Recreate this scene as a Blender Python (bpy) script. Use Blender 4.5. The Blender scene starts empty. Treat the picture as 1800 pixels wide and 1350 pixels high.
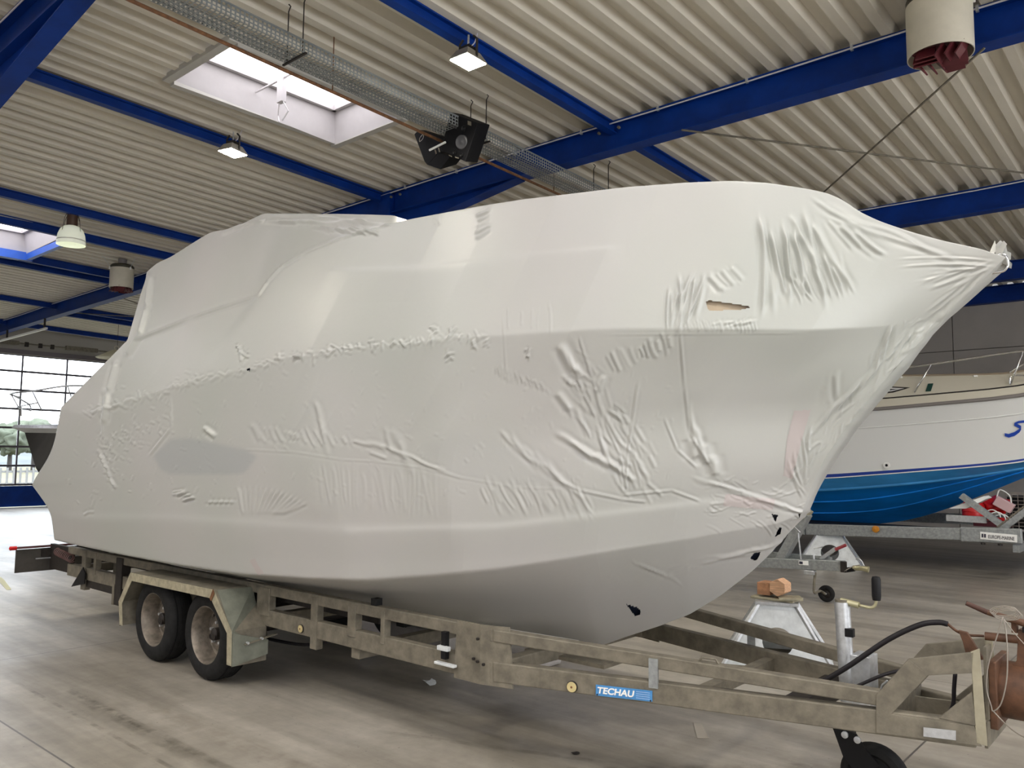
import bpy, bmesh, math, random
import numpy as np
from mathutils import Vector, Matrix
random.seed(7); rng = np.random.RandomState(11)
scene = bpy.context.scene
COL = scene.collection

# ------------------------------------------------------------------ camera
F_PX, EYE = 1430.0, 1.65
PI_, RO_, YA_ = math.radians(5.0826), math.radians(0.5461), math.radians(40.9827)
_f = np.array([-math.sin(YA_)*math.cos(PI_), math.cos(YA_)*math.cos(PI_), math.sin(PI_)])
_r = np.array([math.cos(YA_), math.sin(YA_), 0.0]); _u = np.cross(_r, _f)
RC = np.array([_r*math.cos(RO_)+_u*math.sin(RO_), -_r*math.sin(RO_)+_u*math.cos(RO_), _f])
CP = np.array([0, 0, EYE])
cam_d = bpy.data.cameras.new('camera'); cam = bpy.data.objects.new('camera', cam_d); COL.objects.link(cam)
cam_d.sensor_width = 36; cam_d.sensor_fit = 'HORIZONTAL'; cam_d.lens = F_PX/1800*36
cam_d.clip_start = .05; cam_d.clip_end = 600
_m = Matrix([[RC[0][i], RC[1][i], -RC[2][i]] for i in range(3)]).to_4x4(); _m.translation = Vector(CP)
cam.matrix_world = _m
scene.camera = cam
# surveying helpers: where the sight line of a photograph pixel meets a plane of the place
def ray(x, y): return RC.T @ np.array([(x-900)/F_PX, -(y-675)/F_PX, 1.0])
def PZ(x, y, z):
    d = ray(x, y); return CP+d*((z-EYE)/d[2])
def PY(x, y, Y):
    d = ray(x, y); return CP+d*(Y/d[1])
def PX(x, y, X):
    d = ray(x, y); return CP+d*(X/d[0])
def PN(x, y, n, c):
    d = ray(x, y); n = np.array(n, float); return CP+d*((c-n@CP)/(n@d))
def proj(P):
    q = (np.asarray(P)-CP) @ RC.T
    return 900+F_PX*q[..., 0]/q[..., 2], 675-F_PX*q[..., 1]/q[..., 2]

# ------------------------------------------------------------------ world, light, exposure
scene.view_settings.view_transform = 'Standard'; scene.view_settings.look = 'None'
scene.view_settings.gamma = 1; scene.view_settings.use_curve_mapping = False
scene.view_settings.exposure = 0.0
scene.cycles.use_denoising = True
scene.cycles.max_bounces = 8; scene.cycles.diffuse_bounces = 5; scene.cycles.glossy_bounces = 4
scene.cycles.transparent_max_bounces = 12; scene.cycles.sample_clamp_indirect = 6
W = bpy.data.worlds.new('sky'); scene.world = W; W.use_nodes = True
bg = W.node_tree.nodes['Background']; bg.inputs[0].default_value = (.86, .93, 1.0, 1); bg.inputs[1].default_value = 8.0
SKY_PANE = 3.7      # brightness of the roof lights' diffusing panes, seen and added alike
DOOR_FILL = .6      # brightness of the doors added behind the photographer as fill light
SIDE_FILL = 4.6      # and of the door added in the right-hand wall to brighten the bow
LAMP = 60.0
pl_ = bpy.data.lights.new('door_portal', 'AREA'); pl_.shape = 'RECTANGLE'; pl_.size = 4.0; pl_.size_y = 16.2; pl_.cycles.is_portal = True
po_ = bpy.data.objects.new('door_portal', pl_); COL.objects.link(po_); po_.location = (-27.4, 10.1, 2.6); po_.rotation_euler = (0, math.radians(-90), 0)

# ------------------------------------------------------------------ materials
MATS = {}
def mat(name, col, rough=.5, metal=0.0, var=0.0, scale=6.0, bump=0.0, bscale=40.0, spec=.5, emit=None, estr=0, coat=0.0, stretch=None, col2=None, contrast=(.35, .65), detail=6):
    if name in MATS: return MATS[name]
    m = bpy.data.materials.new(name); m.use_nodes = True; nt = m.node_tree; b = nt.nodes['Principled BSDF']
    b.inputs['Base Color'].default_value = (*col, 1); b.inputs['Roughness'].default_value = rough
    b.inputs['Metallic'].default_value = metal; b.inputs['Specular IOR Level'].default_value = spec
    if coat: b.inputs['Coat Weight'].default_value = coat; b.inputs['Coat Roughness'].default_value = .08
    if emit: b.inputs['Emission Color'].default_value = (*emit, 1); b.inputs['Emission Strength'].default_value = estr
    tc = nt.nodes.new('ShaderNodeTexCoord'); src = tc.outputs['Object']
    if stretch:
        mp = nt.nodes.new('ShaderNodeMapping'); mp.inputs['Scale'].default_value = stretch
        nt.links.new(src, mp.inputs[0]); src = mp.outputs[0]
    if var or col2:
        n = nt.nodes.new('ShaderNodeTexNoise'); n.inputs['Scale'].default_value = scale; n.inputs['Detail'].default_value = detail
        n.inputs['Roughness'].default_value = .6
        nt.links.new(src, n.inputs[0])
        r = nt.nodes.new('ShaderNodeValToRGB'); r.color_ramp.elements[0].position = contrast[0]; r.color_ramp.elements[1].position = contrast[1]
        a = col2 if col2 else tuple(c*(1-var) for c in col); c2 = col if col2 else tuple(min(1, c*(1+var*.6)) for c in col)
        r.color_ramp.elements[0].color = (*a, 1); r.color_ramp.elements[1].color = (*c2, 1)
        nt.links.new(n.outputs[0], r.inputs[0]); nt.links.new(r.outputs[0], b.inputs['Base Color'])
    if bump:
        n2 = nt.nodes.new('ShaderNodeTexNoise'); n2.inputs['Scale'].default_value = bscale; n2.inputs['Detail'].default_value = 4
        nt.links.new(src, n2.inputs[0])
        bp = nt.nodes.new('ShaderNodeBump'); bp.inputs['Strength'].default_value = bump; bp.inputs['Distance'].default_value = .01
        nt.links.new(n2.outputs[0], bp.inputs['Height']); nt.links.new(bp.outputs[0], b.inputs['Normal'])
    MATS[name] = m; return m
BLUE = mat('blue_paint', (.0004, .030, .215), .5, var=.2, scale=3, spec=.22)
BLUEF = mat('blue_trim_paint', (.03, .12, .55), .4, var=.1)
ROOF = mat('roof_sheet', (.66, .62, .53), .45, var=.10, scale=2.2, stretch=(.8, .2, .8), spec=.5)
WHITEP = mat('white_lining', (.50, .48, .49), .55, var=.04)
GALV = mat('galvanized', (.36, .38, .38), .48, metal=.55, var=.22, scale=28)
GALVD = mat('weathered_galvanized', (.19, .17, .13), .62, metal=.25, var=.28, scale=14, bump=.08, bscale=90)
GALVL = mat('galvanized_bright', (.62, .64, .66), .38, metal=.7, var=.15, scale=30)
DARKM = mat('dark_metal', (.028, .023, .02), .6, metal=.3, var=.3, scale=20)
RUBBER = mat('rubber', (.016, .016, .016), .8, spec=.2, var=.3, scale=20, bump=.1)
BLACK = mat('black_plastic', (.008, .008, .009), .5, spec=.2)
RIM = mat('dusty_rim', (.22, .19, .155), .5, metal=.5, var=.35, scale=18)
RUST = mat('rust', (.17, .075, .03), .8, var=.45, scale=22, bump=.2)
BROWN = mat('rusty_brown_paint', (.11, .05, .025), .6, var=.4, scale=16, bump=.1)
WOODL = mat('raw_wood', (.62, .37, .22), .7, var=.3, scale=9, stretch=(1, 8, 8), bump=.15)
PLYW = mat('grey_plywood', (.34, .31, .22), .75, var=.25, scale=12)
STEELW = mat('white_stand_paint', (.66, .69, .70), .45, metal=.2, var=.14, scale=12)
CHROME = mat('stainless', (.75, .75, .74), .18, metal=1.0)
WIRE = mat('grey_wire', (.34, .31, .27), .5, metal=.5)
HOSE = mat('black_hose', (.014, .012, .014), .5, spec=.25)
CREAM = mat('cream_enamel', (.62, .58, .47), .45, var=.07, scale=5)
MAROON = mat('maroon_slats', (.10, .012, .018), .5, var=.2)
RED = mat('red_paint', (.55, .01, .012), .35)
GREYW = mat('grey_wall_panel', (.42, .39, .36), .8, var=.06, scale=1.5)
LETTER = mat('white_letter', (.85, .85, .82), .5)

def glassmat(name, tint=(1, 1, 1), k=.93):
    m = bpy.data.materials.new(name); m.use_nodes = True; nt = m.node_tree; nt.nodes.clear()
    o = nt.nodes.new('ShaderNodeOutputMaterial'); t = nt.nodes.new('ShaderNodeBsdfTransparent'); g = nt.nodes.new('ShaderNodeBsdfGlossy')
    t.inputs[0].default_value = (*tint, 1); g.inputs['Roughness'].default_value = .03
    mx = nt.nodes.new('ShaderNodeMixShader'); mx.inputs[0].default_value = 1-k
    nt.links.new(t.outputs[0], mx.inputs[1]); nt.links.new(g.outputs[0], mx.inputs[2]); nt.links.new(mx.outputs[0], o.inputs[0]); return m
GLASS = glassmat('window_glass')
PANEL_E = mat('lit_roof_pane', (.9, .9, .9), .4, emit=(1, .97, 1.0), estr=SKY_PANE)
DOOR_E = mat('added_door_pane', (.9, .9, .9), .4, emit=(.93, .96, 1.0), estr=DOOR_FILL)
SIDE_E = mat('added_side_pane', (.9, .9, .9), .4, emit=(.97, .98, 1.0), estr=SIDE_FILL)
LAMP_E = mat('lamp_lens', (.9, .9, .9), .4, emit=(1, .95, .84), estr=LAMP)
BELL = mat('ribbed_lamp_glass', (.92, .95, .80), .25, spec=.6, emit=(.95, 1, .82), estr=.30)

# ------------------------------------------------------------------ mesh helpers
class MB:
    def __init__(s): s.v = []; s.f = []
    def add(s, vs, fs):
        n = len(s.v); s.v += [tuple(float(c) for c in p) for p in vs]; s.f += [tuple(i+n for i in f) for f in fs]; return s
    def box(s, c, size, R=None):
        c = np.array(c, float); h = np.array(size, float)/2
        vs = [np.array([sx, sy, sz])*h for sx in (-1, 1) for sy in (-1, 1) for sz in (-1, 1)]
        if R is not None: vs = [R@p for p in vs]
        return s.add([c+p for p in vs], [(0, 1, 3, 2), (4, 6, 7, 5), (0, 4, 5, 1), (2, 3, 7, 6), (0, 2, 6, 4), (1, 5, 7, 3)])
    def b2(s, a, b):
        a = np.array(a, float); b = np.array(b, float); return s.box((a+b)/2, np.abs(b-a))
    def bar(s, p, q, w, h, up=(0, 0, 1)):
        p = np.array(p, float); q = np.array(q, float); d = q-p; L = np.linalg.norm(d); d /= L
        side = np.cross(d, np.array(up, float)); side /= np.linalg.norm(side); u2 = np.cross(side, d)
        return s.box((p+q)/2, (L, w, h), np.array([d, side, u2]).T)
    def tube(s, pts, r, n=8, cap=True):
        pts = [np.array(p, float) for p in pts]; rs = r if hasattr(r, '__len__') else [r]*len(pts)
        ref = None; rings = []
        for i, p in enumerate(pts):
            d = pts[min(i+1, len(pts)-1)]-pts[max(i-1, 0)]; d /= (np.linalg.norm(d)+1e-12)
            if ref is None: ref = np.array([0, 0, 1.]) if abs(d[2]) < .9 else np.array([1., 0, 0])
            a = np.cross(d, ref); a /= np.linalg.norm(a); b = np.cross(a, d); ref = b
            rings.append([p+rs[i]*(a*math.cos(t)+b*math.sin(t)) for t in [2*math.pi*k/n for k in range(n)]])
        fs = []
        for i in range(len(pts)-1):
            for k in range(n): fs.append((i*n+k, i*n+(k+1) % n, (i+1)*n+(k+1) % n, (i+1)*n+k))
        if cap: fs.append(tuple(range(n))); fs.append(tuple((len(pts)-1)*n+k for k in reversed(range(n))))
        return s.add([p for r_ in rings for p in r_], fs)
    def cyl(s, p, q, r, n=16, r2=None): return s.tube([p, q], [r, r if r2 is None else r2], n)
    def lathe(s, c, axis, prof, n=32):
        # prof: (radius, distance along the axis)
        c = np.array(c, float); a = np.array(axis, float); a /= np.linalg.norm(a)
        e1 = np.cross(a, [0, 0, 1.] if abs(a[2]) < .9 else [1., 0, 0]); e1 /= np.linalg.norm(e1); e2 = np.cross(a, e1)
        vs = [c+a*h+r*(e1*math.cos(2*math.pi*k/n)+e2*math.sin(2*math.pi*k/n)) for r, h in prof for k in range(n)]
        fs = [(i*n+k, i*n+(k+1) % n, (i+1)*n+(k+1) % n, (i+1)*n+k) for i in range(len(prof)-1) for k in range(n)]
        return s.add(vs, fs)
    def plate(s, poly, t):
        t = np.array(t, float); n = len(poly); poly = [np.array(p, float) for p in poly]
        return s.add(poly+[p+t for p in poly], [tuple(range(n)), tuple(reversed(range(n, 2*n)))]+[(i, i+n, (i+1) % n+n, (i+1) % n) for i in range(n)])
    def build(s, name, m, parent=None, bevel=0, smooth=False, keep=False):
        off = root_loc(parent)
        me = bpy.data.meshes.new(name)
        me.from_pydata([(x-off[0], y-off[1], z-off[2]) for x, y, z in s.v], [], s.f)
        bm = bmesh.new(); bm.from_mesh(me)
        if not keep: bmesh.ops.recalc_face_normals(bm, faces=bm.faces)
        bm.to_mesh(me); bm.free()
        me.materials.append(m)
        if smooth:
            me.shade_smooth()
            if smooth == 'auto': me.set_sharp_from_angle(angle=math.radians(38))
        o = bpy.data.objects.new(name, me); COL.objects.link(o)
        if bevel:
            b = o.modifiers.new('bevel', 'BEVEL'); b.width = bevel; b.segments = 2; b.limit_method = 'ANGLE'; b.angle_limit = math.radians(40)
        if parent: o.parent = parent
        return o
def root_loc(o):
    p = np.zeros(3)
    while o is not None: p += np.array(o.location); o = o.parent
    return p
def tag(o, label=None, cat=None, group=None, kind=None):
    if label: o['label'] = label
    if cat: o['category'] = cat
    if group: o['group'] = group
    if kind: o['kind'] = kind
    return o
def thing(name, loc, label, cat, group=None):
    o = bpy.data.objects.new(name, None); COL.objects.link(o); o.location = tuple(float(c) for c in loc); o.empty_display_size = .1
    return tag(o, label, cat, group)
def copy_tree(o, parent=None):
    c = o.copy(); COL.objects.link(c); c.parent = parent
    for ch in list(o.children): copy_tree(ch, c)
    return c
def catmull(pts, n=6):
    pts = [np.array(p, float) for p in pts]; P = [2*pts[0]-pts[1]]+pts+[2*pts[-1]-pts[-2]]; out = []
    for i in range(1, len(P)-2):
        for k in range(n):
            t = k/n; a, b, c, d = P[i-1:i+3]
            out.append(.5*((2*b)+(-a+c)*t+(2*a-5*b+4*c-d)*t*t+(-a+3*b-3*c+d)*t**3))
    return out+[pts[-1]]

# ================================================================== SETTING
XL, XR, YB, YF = -27.1, 7.0, 19.5, -9.0
def roofz(X, Y): return 5.849-.029*Y-.0135*max(0.0, -9.2-X)
# ---- floor
def floor_mat():
    m = bpy.data.materials.new('worn_concrete'); m.use_nodes = True; nt = m.node_tree; L = nt.links; b = nt.nodes['Principled BSDF']
    N = lambda t, **k: nt.nodes.new(t)
    tc = N('ShaderNodeTexCoord')
    def noise(sc, det=6, st=None, rot=0):
        n = N('ShaderNodeTexNoise'); n.inputs['Scale'].default_value = sc; n.inputs['Detail'].default_value = det; n.inputs['Roughness'].default_value = .62
        mp = N('ShaderNodeMapping'); mp.inputs['Scale'].default_value = st or (1, 1, 1); mp.inputs['Rotation'].default_value = (0, 0, rot)
        L.new(tc.outputs['Object'], mp.inputs[0]); L.new(mp.outputs[0], n.inputs[0]); return n.outputs[0]
    def ramp(src, stops):
        r = N('ShaderNodeValToRGB'); e = r.color_ramp.elements
        e[0].position, e[0].color = stops[0][0], (*stops[0][1], 1); e[1].position, e[1].color = stops[-1][0], (*stops[-1][1], 1)
        for p, c in stops[1:-1]: x = e.new(p); x.color = (*c, 1)
        L.new(src, r.inputs[0]); return r.outputs[0]
    def mix(a, b_, f, mode='MULTIPLY'):
        x = N('ShaderNodeMix'); x.data_type = 'RGBA'; x.blend_type = mode; x.inputs[0].default_value = f
        L.new(a, x.inputs[6]); L.new(b_, x.inputs[7]); return x.outputs[2]
    base = ramp(noise(.55, 8), [(.3, (.28, .25, .205)), (.5, (.36, .33, .28)), (.72, (.43, .40, .35))])
    fine = ramp(noise(9, 8), [(.3, (.72, .72, .72)), (.7, (1.1, 1.1, 1.1))])
    streak = ramp(noise(1.6, 5, (.22, 2.6, 1), .18), [(.36, (.66, .65, .64)), (.6, (1.05, 1.05, 1.05))])
    streak2 = ramp(noise(1.1, 5, (.16, 2.4, 1), -.5), [(.4, (.80, .79, .77)), (.55, (1.03, 1.03, 1.03))])
    spots = ramp(noise(34, 2), [(.24, (.25, .24, .23)), (.30, (1, 1, 1))])
    c = mix(mix(mix(mix(base, fine, .6), streak, .7), streak2, .8), spots, .8)
    patch = ramp(noise(.42, 7), [(.40, (.74, .73, .71)), (.52, (1.04, 1.04, 1.04))]); c = mix(c, patch, .8)
    # tyre tracks
    sp = N('ShaderNodeSeparateXYZ'); L.new(tc.outputs['Object'], sp.inputs[0])
    def track(x0, y0, x1, y1, w, dark):
        nonlocal c
        p, q = PZ(x0, y0, 0), PZ(x1, y1, 0); d = (q-p)[:2]; ln = np.linalg.norm(d); d /= ln
        def dot(a, b, off):
            m1 = N('ShaderNodeMath'); m1.operation = 'MULTIPLY'; m1.inputs[1].default_value = a; L.new(sp.outputs[0], m1.inputs[0])
            m2 = N('ShaderNodeMath'); m2.operation = 'MULTIPLY_ADD'; m2.inputs[1].default_value = b; L.new(sp.outputs[1], m2.inputs[0]); L.new(m1.outputs[0], m2.inputs[2])
            m3 = N('ShaderNodeMath'); m3.operation = 'ADD'; m3.inputs[1].default_value = -off; L.new(m2.outputs[0], m3.inputs[0]); return m3.outputs[0]
        across = dot(-d[1], d[0], -d[1]*p[0]+d[0]*p[1]); along = dot(d[0], d[1], d@p[:2])
        ab = N('ShaderNodeMath'); ab.operation = 'ABSOLUTE'; L.new(across, ab.inputs[0])
        mr = N('ShaderNodeMapRange'); mr.inputs[1].default_value = w; mr.inputs[2].default_value = w*.55; L.new(ab.outputs[0], mr.inputs[0])
        m0 = N('ShaderNodeMapRange'); m0.inputs[1].default_value = -.3; m0.inputs[2].default_value = .2; L.new(along, m0.inputs[0])
        m1_ = N('ShaderNodeMapRange'); m1_.inputs[1].default_value = ln+.4; m1_.inputs[2].default_value = ln-.3; L.new(along, m1_.inputs[0])
        nz = N('ShaderNodeMapRange'); nz.inputs[1].default_value = .42; nz.inputs[2].default_value = .62; L.new(noise(7, 5, (1, 1, 1)), nz.inputs[0])
        k = mr.outputs[0]
        for o in (m0.outputs[0], m1_.outputs[0], nz.outputs[0]):
            mm = N('ShaderNodeMath'); mm.operation = 'MULTIPLY'; L.new(k, mm.inputs[0]); L.new(o, mm.inputs[1]); k = mm.outputs[0]
        x = N('ShaderNodeMix'); x.data_type = 'RGBA'; x.blend_type = 'MULTIPLY'; L.new(k, x.inputs[0]); L.new(c, x.inputs[6]); x.inputs[7].default_value = (dark, dark*.98, dark*.95, 1); c = x.outputs[2]
    track(115, 1210, 420, 1360, .035, .55); track(150, 1232, 330, 1330, .05, .6); track(30, 1200, 430, 1420, .018, .6); track(600, 1360, 1500, 1345, .05, .7); track(250, 1240, 700, 1420, .10, .82); track(700, 1290, 1100, 1345, .03, .65); track(1400, 1110, 1800, 1160, .03, .8); track(0, 1075, 230, 1040, .10, .8)
    # sawn joints every 5 m
    sx = N('ShaderNodeSeparateXYZ'); L.new(tc.outputs['Object'], sx.inputs[0])
    def joint(o, shift, step):
        a = N('ShaderNodeMath'); a.operation = 'ADD'; a.inputs[1].default_value = shift; L.new(o, a.inputs[0])
        p = N('ShaderNodeMath'); p.operation = 'PINGPONG'; p.inputs[1].default_value = step/2; L.new(a.outputs[0], p.inputs[0])
        q = N('ShaderNodeMath'); q.operation = 'LESS_THAN'; q.inputs[1].default_value = .006; L.new(p.outputs[0], q.inputs[0]); return q.outputs[0]
    j = N('ShaderNodeMath'); j.operation = 'MAXIMUM'; L.new(joint(sx.outputs[1], 3.15, 5.0), j.inputs[0]); L.new(joint(sx.outputs[0], 1.4, 6.0), j.inputs[1])
    mj = N('ShaderNodeMix'); mj.data_type = 'RGBA'; L.new(j.outputs[0], mj.inputs[0]); L.new(c, mj.inputs[6]); mj.inputs[7].default_value = (.09, .08, .07, 1)
    L.new(mj.outputs[2], b.inputs['Base Color'])
    rr = N('ShaderNodeMapRange'); rr.inputs[3].default_value = .26; rr.inputs[4].default_value = .50; L.new(noise(1.3, 6, (.4, 2, 1), .2), rr.inputs[0]); L.new(rr.outputs[0], b.inputs['Roughness'])
    bp = N('ShaderNodeBump'); bp.inputs['Strength'].default_value = .12; bp.inputs['Distance'].default_value = .01
    L.new(noise(5, 8, (1, 2, 1)), bp.inputs['Height']); L.new(bp.outputs[0], b.inputs['Normal'])
    b.inputs['Specular IOR Level'].default_value = .5
    return m
fl = MB().b2((XL, YF, -.2), (XR, YB, 0)).build('floor', floor_mat()); tag(fl, kind='structure')

# ---- ceiling: trapezoid sheets in strips along Y, with holes for the roof lights
ceil_root = thing('ceiling', (0, 0, 0), None, None); ceil_root['kind'] = 'structure'
del_keys = [k for k in ('label', 'category') if k in ceil_root.keys()]
for k in del_keys: del ceil_root[k]
SKY = [(-8.44, -7.23, 4.03, 6.18), (-17.7, -15.4, 3.3, 5.62), (-8.6, -5.9, -6.9, -2.7), (-8.6, -5.9, -2.1, 1.0), (-17.7, -15.4, -6.9, -2.7), (-17.7, -15.4, -2.1, 1.6), (-2.6, .2, -6.9, -2.7), (-2.6, .2, -2.1, 1.6),
       (1.2, 3.4, -2.1, 2.2), (1.2, 3.4, 2.9, 7.5), (1.2, 3.4, 8.3, 12.4), (1.6, 3.4, 13.2, 16.9), (-17.7, -15.4, 13.2, 16.9), (-12.6, -10.4, 13.2, 16.9)]  # first two are in view; the rest are unseen, added to brighten the hall
def cut_intervals(x0, x1, yA, yB, step):
    out = [(yA, yB)]
    for a, b, c, d in SKY:
        if x1 > a and x0 < b:
            nxt = []
            for p, q in out:
                if d <= p or c >= q: nxt.append((p, q)); continue
                if c > p: nxt.append((p, c))
                if d < q: nxt.append((d, q))
            out = nxt
    return out
pitch, dep = .275, .095
prof = [(0, 0), (.06, 0), (.088, dep), (.205, dep), (.243, 0)]
xs_all = []
x = XL-.1
while x < XR+.3:
    xs_all += [(x+a, b) for a, b in prof]; x += pitch
sheet = MB()
for (xa, za), (xb, zb) in zip(xs_all[:-1], xs_all[1:]):
    for (p, q) in cut_intervals(xa, xb, YF, YB, 0):
        sheet.add([(xa, p, roofz(xa, p)+za), (xb, p, roofz(xb, p)+zb), (xb, q, roofz(xb, q)+zb), (xa, q, roofz(xa, q)+za)], [(0, 1, 2, 3)])
sheet.build('roof_sheet', ROOF, ceil_root, keep=True)
def ibeam(mb, p, q, h, w, tf=.016, tw=.012):
    p = np.array(p, float); q = np.array(q, float); z = np.array([0, 0, 1.])
    mb.bar(p-z*tf/2, q-z*tf/2, w, tf); mb.bar(p-z*(h-tf/2), q-z*(h-tf/2), w, tf); mb.bar(p-z*h/2, q-z*h/2, tw, h-2*tf)
def rafter(Y, h=.345, w=.2):
    mb = MB(); z0 = roofz(XR, Y); z1 = roofz(-9.2, Y); z2 = roofz(XL, Y)
    ibeam(mb, (XR, Y, z0), (-9.25, Y, z1), h, w); ibeam(mb, (-9.25, Y, z1), (XL, Y, z2), h, w)
    # haunches on both sides of the column
    for s in (-1, 1):
        X0, X1 = -9.35+.12*s, -9.35+(2.6*s)
        mb.plate([(X0, Y-.006, z1-h), (X1, Y-.006, z1-h), (X0, Y-.006, z1-h-.34)], (0, .012, 0))
        mb.bar((X0, Y, z1-h-.34), (X1, Y, z1-h-.005), w*.9, .014)
    return mb.build('rafter', BLUE, ceil_root)
for Y in (-7.1, -2.4, 2.5, 7.9, 12.8, 17.3, 19.3): rafter(Y)
for Y in (-7.1, -2.4, 7.9, 12.8, 17.3):
    mb = MB(); z1 = roofz(-9.2, Y)-.34
    ibeam_ = [(-9.35-.09, -9.35-.075), (-9.35+.075, -9.35+.09)]
    for a, b in ibeam_: mb.b2((a, Y-.09, 0), (b, Y+.09, z1+.3))
    mb.b2((-9.43, Y-.006, 0), (-9.27, Y+.006, z1+.3)); 
    if Y == 7.9: mb.b2((-9.47, Y-.115, z1-.4), (-9.23, Y-.1, z1+.34))
    mb.build('column', BLUE, ceil_root)
def purlin(X, ya, yb, h=.13, w=.1, m=BLUE):
    mb = MB(); ibeam(mb, (X, ya, roofz(X, ya)-.002), (X, yb, roofz(X, yb)-.002), h, w); return mb.build('purlin', m, ceil_root)
RY = [YF, -7.1, -2.4, 2.5, 7.9, 12.8, 17.3, 19.3]
for X in (-26.0, -22.4, -18.45, -13.9, -9.45, -5.28, -.8, 3.6):
    for a, b in zip(RY[:-1], RY[1:]): purlin(X, a+.01, b-.01)
for X in (-15.4, -17.7): purlin(X+(-.06 if X < -16 else .06), 2.52, 7.88, .15, .09)
for X in (-23.2,): purlin(X, 7.95, 12.7)
# steel angle trimming the left roof light
mb = MB()
mb.b2((-17.66, 5.62, roofz(-17, 5.6)-.15), (-15.42, 5.7, roofz(-16, 5.6)))
mb.b2((-17.66, 3.2, roofz(-17, 3.3)-.15), (-15.42, 3.28, roofz(-16, 3.3)))
mb.b2((-17.80, 3.2, roofz(-17, 5.6)-.16), (-17.64, 5.74, roofz(-17, 5.6)-.0)); mb.build('roof_light_trimmer', BLUEF, ceil_root)
# wall-plate cable along the rafters, clips and lugs
def cable_on(Y, xa, xb):
    pts = [np.array([xa+(xb-xa)*k/30, Y-.108, roofz(xa+(xb-xa)*k/30, Y)-.03-.008*math.sin(k*1.3)]) for k in range(31)]
    MB().tube(pts, .009, 6).build('power_cable', mat('white_cable', (.62, .6, .66), .5), ceil_root, smooth=True)
cable_on(7.9, -26, 6); cable_on(12.8, -12, 6); cable_on(2.5, -26, 0)
mb = MB()
for X in [-8.9+k*1.07 for k in range(12)]:
    mb.b2((X-.012, 7.78, roofz(X, 7.9)-.05), (X+.012, 7.81, roofz(X, 7.9)+.01))
mb.build('cable_clip', GALVL, ceil_root)['kind'] = 'stuff'
for X in (-9.2, -9.0, -5.42, -5.14, -5.3):
    MB().cyl((X, 7.77, roofz(X, 7.9)-.11), (X, 7.80, roofz(X, 7.9)-.11), .018, 6).build('bolt', GALVD, ceil_root)
# bracing rods between the first two rafters in view
def zr(x, y, off=.40, it=6):
    z = 5.2
    for _ in range(it): P = PZ(x, y, z); z = roofz(P[0], P[1])-off
    return PZ(x, y, z)
for n, (a, b) in enumerate((((1195, 228), (1800, 304)), ((1452, 334), (1722, 92)), ((1060, 264), (1048, 328)), ((880, 345), (790, 345)))):
    if n < 2:
        p, q = zr(*a), zr(*b); d = q-p
        MB().tube([p+d*(.005 if n == 0 else -.02), q+d*(.3 if n == 0 else .02)], .011, 6).build('bracing_rod', GALVD, ceil_root, smooth=True)
MB().tube([(-22, 8.0, roofz(-22, 8)-.25), (-19, 12.6, roofz(-19, 12.6)-.25)], .011, 6).build('bracing_rod', GALVD, ceil_root, smooth=True)
MB().tube([(-22, 12.6, roofz(-22, 12.6)-.25), (-19, 8.0, roofz(-19, 8)-.25)], .011, 6).build('bracing_rod', GALVD, ceil_root, smooth=True)

# ---- roof lights, the two seen and the added ones
for i, (a, b, c, d) in enumerate(SKY):
    w = bpy.data.objects.new('window_%d' % (i+1), None); COL.objects.link(w); w['kind'] = 'structure'
    z0 = min(roofz(a, d), roofz(b, d))-.01; z1 = z0+.46; t = .03; ins = .07
    mb = MB()
    zc = lambda X, Y: roofz(X, Y)-.02
    # tapered white shaft
    lo = [(a, c), (b, c), (b, d), (a, d)]; hi = [(a+ins, c+ins), (b-ins, c+ins), (b-ins, d-ins), (a+ins, d-ins)]
    vs = [(*p, zc(*p)) for p in lo]+[(*p, z1) for p in hi]
    mb.add(vs, [(k, (k+1) % 4, (k+1) % 4+4, k+4) for k in range(4)])
    mb.build('shaft', WHITEP, w, keep=True)
    fm = mat('roof_light_border', (.50, .49, .46), .5)
    mb = MB(); e = .09
    for (p, q) in (((a-e, c-e), (b+e, c)), ((a-e, d), (b+e, d+e)), ((a-e, c), (a, d)), ((b, c), (b+e, d))):
        zz = zc((p[0]+q[0])/2, (p[1]+q[1])/2)
        mb.b2((p[0], p[1], zz-.012), (q[0], q[1], zz+.05))
    mb.build('frame', fm, w)
    mb = MB()
    for (p, q) in (((a+ins, c+ins), (b-ins, c+ins+.05)), ((a+ins, d-ins-.05), (b-ins, d-ins)), ((a+ins, c+ins), (a+ins+.05, d-ins)), ((b-ins-.05, c+ins), (b-ins, d-ins))):
        mb.b2((*p, z1-.09), (*q, z1-.02))
    mb.build('sash', WHITEP, w)
    MB().b2((a+ins, c+ins, z1), (b-ins, d-ins, z1+.02)).build('pane', PANEL_E, w)
    # opening gear across the middle
    if i < 2:
        ym = (c+d)/2-.12
        g = MB(); g.cyl((a+.06, ym, z1-.22), (b-.06, ym, z1-.22), .012, 8); g.b2(((a+b)/2-.05, ym-.03, z1-.5), ((a+b)/2+.05, ym+.03, z1-.1))
        for s in (-1, 1): g.tube([((a+b)/2+.04*s, ym, z1-.5), ((a+b)/2+.10*s, ym+.03, z1-.62), ((a+b)/2+.03*s, ym, z1-.72)], .008, 6)
        g.build('opening_gear', mat('pale_metal', (.75, .73, .75), .4, metal=.3), w, smooth='auto')

# ---- walls
def struct(o): o['kind'] = 'structure'; return o
wb = thing('wall_back', (0, 0, 0), None, None, None); [wb.__delitem__(k) for k in ('label', 'category') if k in wb.keys()]; struct(wb)
zt = 5.25
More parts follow.
